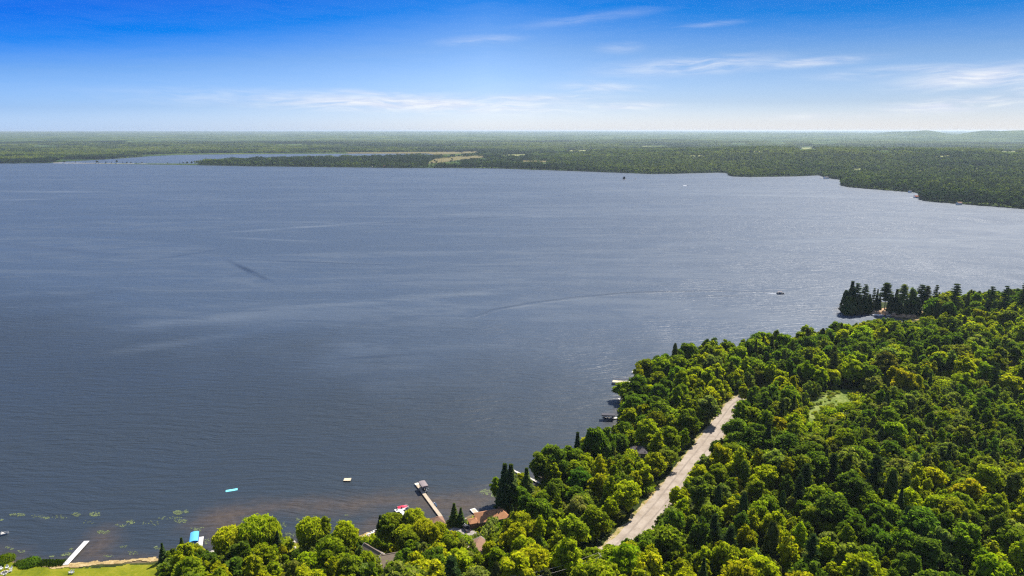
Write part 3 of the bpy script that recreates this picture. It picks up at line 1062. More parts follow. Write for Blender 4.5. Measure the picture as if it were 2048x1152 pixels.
def cedar(H=11, R=1.9, n=2600):
    t = rng.random(n) ** 1.25
    z = H * (.04 + .95 * t)
    prof = R * np.clip(1.05 - t, 0, 1) ** .55 * np.clip(.55 + t * 3, 0, 1)
    a = rng.random(n) * 6.283
    bump = 1 + .16 * np.sin(a * 5 + z * 1.7) + .12 * np.sin(a * 3 - z * 2.3)
    r = prof * bump * (1 - .35 * rng.random(n) ** 2)
    P = np.stack([np.cos(a) * r, np.sin(a) * r, z], 1)
    N = np.stack([np.cos(a), np.sin(a), .5 + 0 * a], 1) + rng.normal(size=(n, 3)) * .45
    return P, N, .2 + .14 * rng.random(n), np.clip(.5 + .22 * np.sin(a * 5 + z * 1.7) + rng.normal(size=n) * .13, 0, 1)


def shrub_leaves(H=2.2, R=1.6):
    parts = []
    for i in range(9):
        a, r = rng.random() * 6.28, R * .65 * math.sqrt(rng.random())
        parts.append(blob((math.cos(a) * r, math.sin(a) * r, H * (.35 + .4 * rng.random())), R * .5, 42, .8, .22, lobe_lv=float(np.clip(.5 + rng.normal() * .2, 0, 1))))
    return cat(parts)


# species: name -> list of (crown mesh, trunk mesh, H, R)
SPECIES = {}


def species(name, gens, material, bark, tr_args):
    SPECIES[name] = []
    for g, H, R in gens:
        C, N, S, lv = g()
        kw = {}
        if name == 'willow_tree':
            kw = dict(aspect=1.9, up=(0, 0, 1))
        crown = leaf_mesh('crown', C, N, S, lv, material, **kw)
        tmb = trunk_mb(H, *tr_args[:1], **tr_args[1])
        SPECIES[name].append((crown, tmb.mesh('trunk', bark), H, R))


species('maple_tree', [((lambda k=k: broadleaf(*k)), k[0], k[1]) for k in ((15, 4.7, 60, 62, .45, .22, .75, 1, 5), (16, 4.2, 54, 62, .45, .22, .8, 1, 4), (13, 4.9, 56, 62, .47, .22, .7, 1, 6), (15, 5.4, 66, 62, .48, .26, .75, 1, 7), (12, 3.8, 44, 60, .42, .18, .8, 1, 4), (17, 5.0, 62, 62, .47, .26, .8, 1, 6))], M_LEAF, M_BARK, (.26, dict(limbs=6)))
species('birch_tree', [((lambda k=k: broadleaf(*k)), k[0], k[1]) for k in ((15, 2.9, 42, 50, .37, .20, .95, 1, 4), (13, 2.5, 36, 50, .35, .2, 1.0, 1, 4), (17, 3.2, 46, 50, .38, .26, .95, 1, 4), (11, 2.4, 30, 50, .34, .13, .9, 1, 4))], M_LEAF, M_PALEBARK, (.16, dict(limbs=5, spread=.35)))
species('oak_tree', [((lambda k=k: broadleaf(*k)), k[0], k[1]) for k in ((14, 5.2, 60, 72, .48, .22, .7, 1, 6), (16, 5.8, 70, 72, .50, .26, .7, 1, 7), (12, 4.6, 50, 72, .46, .2, .72, 1, 5))], M_LEAF, M_BARK, (.3, dict(limbs=7)))
species('willow_tree', [((lambda k=k: willow(*k)), k[0], k[1]) for k in ((13, 5.0), (11, 4.4), (14, 4.2))], M_LEAF, M_BARK, (.32, dict(limbs=7, h0=.2)))
species('spruce_tree', [((lambda k=k: spruce(*k)), k[0], k[1]) for k in ((18, 4.0, 28), (15, 3.5, 24, .3), (20, 3.9, 30, .35), (12, 3.0, 20))], M_NEEDLE, M_BARK, (.2, dict(limbs=0)))
species('pine_tree', [((lambda k=k: pine(*k)), k[0], k[1]) for k in ((25, 4.3, 14, .22), (23, 3.8, 12, .42), (26, 4.6, 13, .30), (20, 3.9, 11, .25))], M_NEEDLE, M_BARK, (.26, dict(limbs=0)))
species('cedar_tree', [((lambda k=k: cedar(*k)), k[0], k[1]) for k in ((11, 1.9, 2600), (9, 1.6, 2100), (12, 1.7, 2500))], M_NEEDLE, M_BARK, (.16, dict(limbs=0)))
species('poplar_tree', [((lambda k=k: broadleaf(*k)), k[0], k[1]) for k in ((14, 3.0, 34, 30, .32, .2, .9, .8, 4), (15, 3.3, 36, 30, .32, .25, .9, .8, 5))], M_LEAF, M_PALEBARK, (.15, dict(limbs=9, spread=.5)))

# foliage tints (base colour of leaves)
TINTS = {
    'bright': [(0.284, 0.328, 0.014), (0.318, 0.349, 0.014), (0.351, 0.357, 0.013)],
    'mid': [(0.200, 0.258, 0.018), (0.223, 0.273, 0.018), (0.178, 0.237, 0.020)],
    'deep': [(0.112, 0.170, 0.021), (0.129, 0.189, 0.022), (0.101, 0.157, 0.022)],
    'olive': [(0.188, 0.221, 0.029), (0.174, 0.205, 0.034)],
    'pale': [(0.211, 0.244, 0.055), (0.227, 0.256, 0.068), (0.188, 0.233, 0.060)],
    'gold': [(0.380, 0.382, 0.016), (0.357, 0.364, 0.017)],
    'needle': [(0.047, 0.078, 0.025), (0.055, 0.086, 0.026), (0.062, 0.091, 0.023)],
    'needle_olive': [(0.088, 0.112, 0.025), (0.099, 0.120, 0.027)],
    'willow': [(.35, .375, .018), (.32, .355, .020), (.27, .325, .020)],
}
TINT_WORD = {'bright': 'bright yellow-green', 'mid': 'mid green', 'deep': 'dark green', 'olive': 'dull olive-green', 'pale': 'pale grey-green', 'gold': 'golden-tinged',
             'needle': 'dark green', 'needle_olive': 'brownish-green', 'willow': 'golden-green'}


def jit(c, k=.12):
    f = 1 + rng.normal() * k
    return tuple(float(np.clip(x * f * (1 + rng.normal() * .05), .002, .4)) for x in c)


# ------------------------------------------------------------------ where the trees stand
TREES = []      # dicts: kind, var, x, y, z, s (scale), sw (width scale), rz, tint, tname, label
F_POLY = FOREST
TESTP = [(0, 1.0), (0, .86), (-.5, .88), (.5, .88), (-.85, .72), (.85, .72), (0, .7), (-1, .52), (1, .52), (-.5, .55), (.5, .55), (-.9, .36), (.9, .36), (0, .35), (-.5, .3), (.5, .3)]
TEST_CON = [(0, 1.0), (-.2, .8), (.2, .8), (-.45, .55), (.45, .55), (0, .6), (-.75, .28), (.75, .28), (0, .3), (-.4, .3), (.4, .3), (-.9, .1), (.9, .1)]


def raster():
    us, vv = np.meshgrid(np.arange(-100, 3200, 2.0), np.arange(540, 1420, 2.0))
    a = inpoly(us.ravel(), vv.ravel(), FOREST)
    for P in CLEAR.values():
        a &= ~inpoly(us.ravel(), vv.ravel(), P)
    return a.reshape(us.shape)


MASK = raster()


def fits(x, y, z, H, R, con=False):
    for a, t in (TEST_CON if con else TESTP):
        u, v = proj(x + a * R, y, z + t * H)
        i, j = int((float(v) - 540) / 2 + .5), int((float(u) + 100) / 2 + .5)
        if i < 0 or j < 0 or j >= MASK.shape[1] or i >= MASK.shape[0] or not MASK[i, j]:
            return False
    return True


def place(kind, u, v, H=None, tint=None, var=None, label=None, w=1.0, by_top=None):
    """a single tree whose foot is at pixel u,v; by_top gives the pixel row of its top"""
    x, y, z = GH(u, v)
    vs_ = SPECIES[kind]
    i = random.randrange(len(vs_)) if var is None else var
    if by_top is not None:
        lo, hi = 1.0, 60.0
        for _ in range(30):
            m_ = (lo + hi) / 2
            if proj(x, y, z + m_)[1] > by_top:
                lo = m_
            else:
                hi = m_
        H = lo
    s = H / vs_[i][2]
    TREES.append(dict(kind=kind, var=i, x=x, y=y, z=z, s=s, sw=s * w, rz=random.random() * 6.28, tname=tint, tint=jit(random.choice(TINTS[tint]), .06), label=label, own=True))


# trees that can be told apart by the shore and the houses
place('willow_tree', 392, 1136, tint='willow', by_top=1092, w=1.15, label='golden willow in front of the white dock beside the blue boat canopy')
place('spruce_tree', 328, 1124, tint='needle', by_top=1086, var=1, w=1.3, label='dark spruce at the right end of the beach beside the lawn')
place('spruce_tree', 367, 1116, tint='needle', by_top=1075, var=1, w=1.3, label='small dark spruce just left of the blue boat canopy')
place('willow_tree', 462, 1112, tint='willow', by_top=1057, w=1.1, label='broad golden willow on the shore, right of the blue boat canopy')
place('willow_tree', 518, 1107, tint='willow', by_top=1036, w=1.05, var=0, label='tallest golden willow, standing between a broader willow and a dark spruce')
place('willow_tree', 543, 1105, tint='willow', by_top=1038, w=.9, var=2, label='golden willow whose crown merges with the tallest willow, left of a dark spruce')
place('spruce_tree', 558, 1112, tint='needle', by_top=1062, var=0, w=1.3, label='dark spruce between the tallest willow and the sunny patch of shore lawn')
place('willow_tree', 624, 1100, tint='willow', by_top=1038, var=1, w=.9, label='willow at the right edge of the sunny shore lawn patch')
place('birch_tree', 652, 1094, tint='mid', by_top=1025, var=2, w=1.2, label='tall leaning green tree between two willows left of the white beach chairs')
place('willow_tree', 692, 1104, tint='willow', by_top=1045, w=1.05, label='wide willow left of the white beach chairs, above the tan-roofed house')
place('spruce_tree', 762, 1075, tint='needle', by_top=1030, var=0, w=1.5, label='dark conifer at the water, left edge of the willows by the T-shaped dock')
place('willow_tree', 785, 1074, tint='mid', by_top=1027, var=0, w=1.0, label='green-topped willow in front of the white T-shaped dock')
place('willow_tree', 828, 1070, tint='willow', by_top=1018, var=2, w=1.2, label='tall willow between the T-shaped dock and the brown boathouse roof')
place('willow_tree', 848, 1090, tint='willow', by_top=1040, var=0, w=.9, label='bright willow directly in front of the brown boathouse roof')
place('willow_tree', 812, 1096, tint='willow', by_top=1052, var=1, w=.95, label='low rounded willow left of and below the brown boathouse roof')
place('willow_tree', 880, 1086, tint='willow', by_top=1044, var=2, w=.9, label='willow at the left edge of the gravel driveway')
place('spruce_tree', 909, 1050, tint='needle_olive', by_top=1006, var=1, w=1.45, label='taller of the two conifers on the lawn left of the orange-roofed house')
place('spruce_tree', 922, 1052, tint='needle', by_top=1015, var=1, w=1.45, label='shorter of the two conifers on the lawn left of the orange-roofed house')
place('maple_tree', 960, 1066, tint='mid', by_top=1052, var=4, label='small round tree on the lawn in front of the orange-roofed house')
place('spruce_tree', 1010, 1024, tint='needle', by_top=926, var=2, w=1.5, label='tallest dark spruce at the water behind the orange-roofed house')
place('spruce_tree', 1022, 1020, tint='needle', by_top=927, var=2, w=1.5, label='slender dark spruce touching the tallest one behind the orange-roofed house')
place('spruce_tree', 1053, 1000, tint='needle_olive', by_top=935, var=0, w=1.5, label='brownish conifer in front of the long white dock at the little bay')
place('birch_tree', 996, 1006, tint='mid', by_top=948, var=0, w=1.1, label='leafy green tree leaning over the water left of the tallest spruce')
place('oak_tree', 1036, 1022, tint='deep', by_top=968, var=2, w=1.0, label='dark leafy tree between the spruces and the little bay')
place('spruce_tree', 1024, 1042, tint='needle', by_top=1008, var=3, label='small spruce at the right end of the orange roof')
place('poplar_tree', 928, 1118, tint='pale', by_top=1072, var=0, w=1.1, label='thin grey-leaved tree in front of the brown garage roof, left one')
place('poplar_tree', 944, 1118, tint='pale', by_top=1074, var=1, w=1.0, label='thin grey-leaved tree across the middle of the brown garage roof')
place('spruce_tree', 978, 1098, tint='needle', by_top=1062, var=3, label='young spruce right of the brown garage roof')
place('spruce_tree', 991, 1080, tint='needle', by_top=1061, var=3, w=1.1, label='young spruce on the lawn right of the driveway')
place('oak_tree', 1106, 962, tint='deep', by_top=884, var=1, w=1.0, label='big dark-green oak on the shore right of the little bay')
place('oak_tree', 1086, 972, tint='deep', by_top=898, var=0, w=.85, label='dark oak leaning over the water at the mouth of the little bay')
place('oak_tree', 1142, 950, tint='deep', by_top=886, var=2, w=1.0, label='round dark tree right of the big oak at the little bay')
place('oak_tree', 1188, 930, tint='deep', by_top=844, var=0, w=.66, label='tall dense dark tree on the shore below the dark boat canopy')
place('oak_tree', 1212, 922, tint='deep', by_top=850, var=2, w=.7, label='dark tree immediately right of the tall dense shore tree, left of the dark-roofed cottage')
place('spruce_tree', 1154, 928, tint='needle', by_top=864, var=3, w=1.0, label='small dark spruce at the outer shore left of the tall dense tree')
place('maple_tree', 1246, 800, tint='mid', by_top=758, var=4, w=1.5, label='green tree over the water in front of the square pale deck')
place('maple_tree', 1484, 806, tint='bright', by_top=763, var=4, w=.75, label='small bright round tree at the bend where the gravel road disappears')
place('birch_tree', 1496, 786, tint='pale', by_top=738, var=1, w=1.2, label='grey-green tree at the far bend of the gravel road')
place('maple_tree', 1216, 1128, tint='mid', by_top=1084, var=0, label='leafy tree covering the lower left tip of the gravel road')
place('maple_tree', 1256, 1122, tint='deep', by_top=1072, var=4, label='dark round tree at the lower tip of the gravel road')
place('maple_tree', 1296, 1104, tint='mid', by_top=1056, var=2, label='leafy tree below the gravel road, right of the dark round one')
place('oak_tree', 812, 1156, tint='deep', by_top=1094, var=2, w=.9, label='dark leafy tree over the right end of the taupe roof')
place('willow_tree', 736, 1156, tint='willow', by_top=1104, var=1, w=.62, label='golden tree directly left of and below the taupe roof')
place('maple_tree', 1184, 1156, tint='mid', by_top=1094, var=3, w=1.15, label='wide leafy tree hiding the road below its lower tip, left one')
place('oak_tree', 1226, 1150, tint='mid', by_top=1088, var=2, w=1.1, label='broad tree hiding the road below its lower tip, right one')
place('maple_tree', 1160, 1140, tint='bright', by_top=1098, var=4, w=1.1, label='bright round tree at the upper end of the power wires')
# pines and spruces on the rocky point
for k, (u, vb, vt, kind, w_, tn, lab) in enumerate([
        (1688, 626, 580, 'cedar_tree', 1.5, 'needle', 'leftmost low bushy conifer at the tip of the point'),
        (1699, 624, 562, 'spruce_tree', 1.28, 'needle', 'tallest pointed conifer near the tip of the point'),
        (1710, 625, 566, 'pine_tree', 1.01, 'needle', 'full pine just right of the tallest conifer on the point'),
        (1726, 624, 568, 'pine_tree', 1.08, 'needle', 'pine with a tufted top above the white boats on the point'),
        (1744, 622, 576, 'pine_tree', 0.61, 'needle_olive', 'thin sparse pine with bare lower trunk on the point'),
        (1751, 622, 578, 'spruce_tree', 0.80, 'needle', 'left of two narrow spire-like spruces on the point'),
        (1757, 622, 584, 'spruce_tree', 0.80, 'needle', 'right of two narrow spire-like spruces on the point'),
        (1768, 625, 565, 'pine_tree', 1.42, 'needle', 'broad-boughed pine leaning left above the tan rocks'),
        (1789, 627, 578, 'spruce_tree', 1.12, 'needle', 'spruce right of the broad-boughed leaning pine'),
        (1802, 630, 568, 'pine_tree', 1.22, 'pale', 'rounded grey-green pine in the middle of the point'),
        (1810, 630, 587, 'spruce_tree', 0.96, 'needle', 'low spire between the rounded pines on the point'),
        (1822, 630, 571, 'birch_tree', .9, 'pale', 'open-crowned leafy tree between pines on the point'),
        (1838, 625, 569, 'pine_tree', 1.22, 'needle', 'dark pine with pointed top left of the sandy slope'),
        (1849, 624, 571, 'pine_tree', 1.08, 'needle_olive', 'olive pine beside the dark pointed pine above the sandy slope'),
        (1866, 634, 569, 'pine_tree', 0.74, 'needle', 'slim pine with small tufted crown right of the sandy slope'),
        (1860, 646, 590, 'maple_tree', .8, 'deep', 'dark round tree right beside the sandy slope'),
        (1874, 648, 592, 'maple_tree', .8, 'olive', 'olive tree second right of the sandy slope'),
        (1905, 636, 567, 'pine_tree', 1.05, 'needle', 'large lone dark pine standing above the woods right of the point'),
        (1893, 652, 598, 'oak_tree', .75, 'deep', 'broad dark tree below the large lone pine'),
        (1930, 640, 584, 'spruce_tree', .8, 'needle', 'pointed spruce right of the large lone pine'),
        (1975, 640, 572, 'pine_tree', 1.0, 'needle', 'tufted pine on the skyline of the woods near the right side'),
        (2004, 640, 571, 'pine_tree', 1.0, 'needle', 'flat-topped pine on the skyline second from the right side'),
        (2040, 640, 566, 'pine_tree', .9, 'needle', 'dark pine on the skyline at the right side'),
        (1718, 622, 590, 'cedar_tree', 1.5, 'needle', 'low dense cedar under the pines at the tip of the point'),
        (1736, 622, 592, 'cedar_tree', 1.5, 'needle', 'low cedar under the thin sparse pine on the point'),
        (1780, 626, 590, 'cedar_tree', 1.6, 'needle', 'low bushy cedar below the leaning broad-boughed pine'),
        (1797, 629, 596, 'cedar_tree', 1.6, 'needle', 'bushy cedar under the rounded grey-green pine'),
        (1830, 631, 594, 'cedar_tree', 1.6, 'needle', 'bushy cedar below the open-crowned tree on the point'),
        (1820, 628, 598, 'cedar_tree', 1.4, 'needle', 'low cedar among the tan rocks left of the sandy slope'),
        (1694, 629, 592, 'cedar_tree', 1.8, 'needle', 'wide low cedar at the water under the tallest conifer'),
        (1704, 629, 594, 'cedar_tree', 1.8, 'needle_olive', 'olive cedar at the water right of the wide low one'),
        (1715, 628, 590, 'cedar_tree', 1.8, 'needle', 'dark cedar at the water below the full pine'),
        (1727, 627, 593, 'cedar_tree', 1.8, 'needle', 'dark cedar at the water left of the tan bank'),
        (1736, 626, 588, 'spruce_tree', 1.2, 'needle', 'short full spruce at the left end of the tan bank'),
        (1706, 618, 585, 'cedar_tree', 1.4, 'needle', 'low cedar on the lake side of the tallest conifer'),
        ]):
    place(kind, u, vb, tint=tn, by_top=vt, w=w_, label=lab)

# woodland: jittered grid of candidates, kept when crown and foot fit the wooded area
CELL = {}


def woods(fill=False):
    step = 3.9 if fill else 5.6
    xs, ys = np.arange(-175, 640, step), np.arange(150, 640, step)
    X, Y = np.meshgrid(xs, ys)
    X = X.ravel() + (rng.random(X.size) - .5) * step * .95
    Y = Y.ravel() + (rng.random(Y.size) - .5) * step * .95
    Z = land_h(X, Y)
    u, v = proj(X, Y, Z)
    u2, v2 = proj(X, Y, Z + 16)
    dsh = polydist(X, Y, shore, False)
    droad = polydist(X, Y, road, False)
    keep = inpoly(X, Y, LAND) & (u > -30) & (u < 2110 + (0 if fill else 520)) & (v2 < 1175) & (dsh > 1.2) & (droad > 7.2) & (v > 596)
    for nm in ('lawn_beach', 'lawn_gap', 'beach_chairs', 'lawn_small', 'yard', 'sand_slope', 'point_bay'):
        keep &= ~inpoly(u, v, CLEAR[nm])
    for nm in OCCUPIED:
        keep &= ~inpoly(X, Y, nm)
    mead = inpoly(u, v, MEADOW)
    keep &= ~mead | (rng.random(X.size) < .05)
    X, Y, Z, u, v, dsh, droad = (a[keep] for a in (X, Y, Z, u, v, dsh, droad))
    n = len(X)
    zone = vnoise(X / 55, Y / 55, 2, 4)
    zone2 = vnoise(X / 30, Y / 30, 2, 9)
    # scrubby, greyer stand beyond the meadow, at the right
    scrub = ((u > 1690) & (v > 800) & (v < 985) & (u + (v - 800) * .3 > 1700)) | ((u > 1590) & (u < 1760) & (v > 780) & (v < 935))
    order = np.argsort(-rng.random(n))
    acc = []
    cell = CELL
    own = np.array([(t['x'], t['y']) for t in TREES])
    own_k = [t['kind'] for t in TREES]
    own_r = np.array([SPECIES[t['kind']][t['var']][3] * t['sw'] for t in TREES])
    for i in order:
        r = rng.random()
        z1 = zone[i]
        if scrub[i]:
            kind = 'birch_tree' if r < .34 else 'maple_tree' if r < .52 else 'poplar_tree' if r < .66 else 'spruce_tree' if r < .71 else 'cedar_tree' if r < .78 else 'oak_tree'
            tn = random.choice(['pale', 'pale', 'mid', 'deep', 'mid', 'olive'])
            H = 7 + 7 * rng.random()
        elif dsh[i] < 26 and droad[i] > 12:
            kind = 'oak_tree' if r < .36 else 'maple_tree' if r < .74 else 'spruce_tree' if r < .78 else 'cedar_tree' if r < .82 else 'birch_tree'
            tn = random.choice(['deep', 'deep', 'mid', 'mid', 'bright'])
            H = 10 + 7 * rng.random()
        else:
            kind = 'maple_tree' if r < .52 else 'oak_tree' if r < .68 else 'birch_tree' if r < .91 else 'spruce_tree' if r < .94 else 'cedar_tree' if r < .965 else 'pine_tree'
            b = zone2[i] + (.10 if droad[i] < 45 else 0) + (.05 if u[i] < 1650 else -.04)
            tn = 'bright' if b > .58 else 'mid' if b > .42 else 'deep'
            if rng.random() < .07:
                tn = 'gold'
            if rng.random() < .13:
                tn = random.choice(['olive', 'deep', 'pale'])
            H = 10.5 + 8.5 * rng.random() * (0.6 + .8 * z1) + (3 if rng.random() < .08 else 0)
        if kind in ('spruce_tree', 'cedar_tree', 'pine_tree'):
            tn = 'needle' if rng.random() < .7 else 'needle_olive'
            if kind == 'pine_tree':
                H = 15 + 5 * rng.random()
        if fill:
            kind = 'birch_tree' if r < .5 else 'maple_tree' if r < .85 else 'poplar_tree'
            tn = random.choice(['mid', 'mid', 'bright', 'pale', 'deep'])
            H = 5.5 + 4.5 * rng.random()
            vi_ = None
        # spacing
        rad = {'maple_tree': 3.1, 'oak_tree': 3.3, 'birch_tree': 2.3, 'poplar_tree': 2.3, 'spruce_tree': 2.2, 'pine_tree': 2.6, 'cedar_tree': 1.9}[kind] * (.72 if scrub[i] else 1.0) * (.34 if fill else 1.0)
        gx, gy = int(X[i] // 7), int(Y[i] // 7)
        bad = False
        for a in (-1, 0, 1):
            for b_ in (-1, 0, 1):
                for (x2, y2, r2) in cell.get((gx + a, gy + b_), ()):
                    if math.hypot(X[i] - x2, Y[i] - y2) < rad + r2 * (.86 if fill else 1.0):
                        bad = True
        if bad or (np.hypot(own[:, 0] - X[i], own[:, 1] - Y[i]) < rad * .6 + own_r * .62).any():
            continue
        vi = random.randrange(len(SPECIES[kind]))
        cand = None
        con_ = kind in ('spruce_tree', 'cedar_tree', 'pine_tree')
        if con_ and (u[i] < 720 or droad[i] < 16):
            kind, con_, vi, tn = 'maple_tree', False, 4, 'deep'
        for k in (1.0, .8, .62, .46, .33):
            s = H * k / SPECIES[kind][vi][2]
            if fits(X[i], Y[i], Z[i], H * k, SPECIES[kind][vi][3] * s * .95, con_):
                cand = s
                break
        if cand is None or cand * SPECIES[kind][vi][2] < (6.0 if droad[i] < 26 else 3.2):
            continue
        cell.setdefault((gx, gy), []).append((X[i], Y[i], rad * (1 if k > .7 else .8)))
        TREES.append(dict(kind=kind, var=vi, x=X[i], y=Y[i], z=float(Z[i]), s=cand, sw=cand * (.92 + .2 * rng.random()), rz=random.random() * 6.28, tname=tn, tint=jit(random.choice(TINTS[tn])), label=None,
                          u=float(u[i]), v=float(v[i]), dsh=float(dsh[i]), droad=float(droad[i]), scrub=bool(scrub[i]), own=False))



# ------------------------------------------------------------------ footprints kept free of trees
def rect(cx, cy, L, W, rz, m=1.0):
    c, s_ = math.cos(rz), math.sin(rz)
    return [(cx + c * a - s_ * b, cy + s_ * a + c * b) for a, b in ((-L / 2 - m, -W / 2 - m), (L / 2 + m, -W / 2 - m), (L / 2 + m, W / 2 + m), (-L / 2 - m, W / 2 + m))]


def frame2(pa, pb, z):
    """centre, length and heading of the segment seen between two pixels at height z above the terrain"""
    xa, ya, za = GH(*pa, dz=z)
    xb, yb, zb = GH(*pb, dz=z)
    return (xa + xb) / 2, (ya + yb) / 2, min(za, zb), math.hypot(xb - xa, yb - ya), math.atan2(yb - ya, xb - xa)


# main house: its front eave runs between these two pixels
hx, hy, hz, HL, hr = frame2((958, 1044), (1018, 1033), 2.7)
HW = 6.6
hcx, hcy = hx - math.sin(hr) * HW / 2, hy + math.cos(hr) * HW / 2
ax, ay, az_, AL, ar = frame2((730, 1087), (761, 1103), 5.0)      # tan house, ridge of the first wing
bx, by, bz, BL, br = frame2((762, 1108), (812, 1098.5), 5.0)     # ridge of the second wing
gx0, gy0, gz0, GL, gr = frame2((947, 1096), (960, 1076), 4.2)    # garage ridge
cx0, cy0, cz0, CL, cr = frame2((1263, 897), (1292, 897), 3.2)    # dark-roofed cottage
tx0, ty0, tz0 = GH(874, 1036, dz=3.5)                            # boathouse
wire_pts = [(G(985, 1162, 14.5)), (G(1032, 1151.5, 13)), (G(1091, 1139, 12.6)), (G(1152, 1124, 13)), (G(1200, 1110, 14.5))]
wx = np.array([(float(a), float(b)) for a, b in wire_pts])
dv_ = (wx[-1] - wx[0]) / np.linalg.norm(wx[-1] - wx[0])
nv_ = np.array([-dv_[1], dv_[0]]) * 3.4
OCCUPIED = [rect(hcx, hcy, HL + 4, HW, hr, 1.5), rect(ax, ay, AL, 6, ar, 1.2), rect(bx, by, BL, 8, br, 1.2), rect(gx0, gy0, GL, 6.5, gr, 1.0),
            rect(cx0, cy0, CL, 6, cr, 1.0), rect(tx0, ty0, 6, 6, 0, .8), [tuple(wx[0] + nv_), tuple(wx[-1] + nv_), tuple(wx[-1] - nv_), tuple(wx[0] - nv_)]]
woods()
woods(True)

# ------------------------------------------------------------------ naming the trees
LANDMARKS = [('the orange-roofed house', 982, 1045), ('the tan-roofed house', 772, 1112), ('the blue boat canopy', 390, 1085), ("the shore lawn patch", 588, 1092), ('the brown garage roof', 955, 1090),
             ('the brown boathouse roof', 876, 1044), ("the little bay", 1070, 975), ('the dark-roofed cottage', 1276, 902), ('the dark boat canopy', 1222, 838), ('the square pale deck', 1240, 772),
             ('the gravel pull-off', 1290, 1010), ("the road's lower end", 1262, 1075), ("the road's widest stretch", 1352, 965), ("the road's middle", 1415, 880), ("the road's far bend", 1475, 808),
             ("the meadow clearing", 1675, 810), ("the sandy slope", 1842, 634), ("the pale track", 2020, 732), ('the power lines', 1110, 1138), ("the grey-green scrub", 1820, 880),
             ("the bottom edge", 1420, 1110), ('the bottom-right corner', 1960, 1100), ("the outer shore", 1600, 660), ("the shore above the square deck", 1330, 715),
             ('the central woods', 1640, 980), ('the lower right woods', 1960, 960), ('the skyline pines', 1990, 610), ('the belt behind the meadow', 1730, 715), ('the upper right woods', 1900, 690), ('the grassy clearing', 1892, 754), ('the bottom edge under the wires', 1080, 1160), ('the bottom edge under the meadow', 1660, 1120), ('the bottom edge short of the corner', 1790, 1120), ('the lower right edge', 2030, 1010), ('the bottom edge under the driveway', 900, 1150), ('the bottom edge right of centre', 1300, 1160)]


def describe():
    groups = {}
    for t in TREES:
        if t['label']:
            t['group'] = None
            continue
        u, v = t['u'], t['v']
        H = t['s'] * SPECIES[t['kind']][t['var']][2]
        d = [math.hypot((u - a) * .8, (v - b) * 1.25) for _, a, b in LANDMARKS]
        i = int(np.argmin(d))
        nm, a, b = LANDMARKS[i]
        du, dvv = u - a, v - b
        if abs(du) > abs(dvv) * 1.6:
            rel = 'right of' if du > 0 else 'left of'
        elif dvv > 0:
            rel = 'just below' if abs(dvv) < 45 else 'far below'
        else:
            rel = 'just behind' if abs(dvv) < 45 else 'far behind'
        if rel in ('right of', 'left of'):
            rel = ('just ' if abs(du) < 45 else '') + rel
        if False and nm.startswith('the bottom'):
            rel = 'above'
        if nm.startswith('the bottom') or nm.startswith('the lower right edge'):
            rel = 'along'
        if nm.endswith('woods'):
            rel = {'right of': 'right in', 'left of': 'left in', 'just right of': 'in', 'just left of': 'in', 'just below': 'low in', 'far below': 'below', 'just behind': 'high in', 'far behind': 'behind'}[rel]
        size = 'small' if H < 8 else 'tall' if H > 14 else ''
        noun = {'maple_tree': 'round leafy tree', 'oak_tree': 'broad lobed tree', 'birch_tree': 'narrow leafy tree', 'poplar_tree': 'thin airy tree', 'spruce_tree': 'pointed spruce', 'pine_tree': 'layered pine', 'cedar_tree': 'slim cedar', 'willow_tree': 'willow'}[t['kind']]
        edge = ' at the roadside' if t['droad'] < 11 and 'road' not in nm else ' on the lake shore' if t['dsh'] < 7 and 'lake' not in nm and 'shore' not in nm else ''
        lab = ' '.join((size + ' ' + TINT_WORD[t['tname']] + ' ' + noun + edge + ', ' + rel + ' ' + nm).split())
        if len(lab.split()) > 9:
            lab = ' '.join((size + ' ' + TINT_WORD[t['tname']] + ' ' + noun + ', ' + rel + ' ' + nm).split())
        if len(lab.split()) > 9:
            lab = ' '.join((TINT_WORD[t['tname']] + ' ' + noun + ', ' + rel + ' ' + nm).split())
        t['group'] = 'trees near ' + nm
        groups.setdefault(lab, []).append(t)
    words = {2: ['left', 'right'], 3: ['leftmost', 'middle', 'rightmost']}
    orde = ['first', 'second', 'third', 'fourth', 'fifth', 'sixth', 'seventh', 'eighth', 'ninth']
    count = ['', 'one', 'two', 'three', 'four', 'five', 'six', 'seven', 'eight', 'nine']
    for lab, ts in groups.items():
        ts.sort(key=lambda t: t['u'])
        n = len(ts)
        for k, t in enumerate(ts):
            if n == 1 or n > 18:
                t['label'] = lab
            elif n > 9:
                near = sorted(ts, key=lambda q: -q['v'])[:n // 2]
                row = [q for q in ts if (q in near) == (t in near)]
                t['label'] = orde[row.index(t)] + ('' if len(lab.split()) > 11 else ' from left') + ' in ' + ('nearer' if t in near else 'farther') + ' row: ' + lab
            elif n in words:
                t['label'] = words[n][k] + (' of ' + count[n] if len(lab.split()) < 13 else ' one') + ': ' + lab
            else:
                t['label'] = orde[k] + (' of ' + count[n] if len(lab.split()) < 12 else '') + ' from left: ' + lab

    for t in TREES:
        for a_, b_ in (('narrow leafy tree', 'slim tree'), ('round leafy tree', 'round tree'), ('broad lobed tree', 'broad tree'), (' far ', ' '), (' just ', ' ')):
            if len(t['label'].replace('-', ' ').split()) > 16:
                t['label'] = t['label'].replace(a_, b_)


describe()


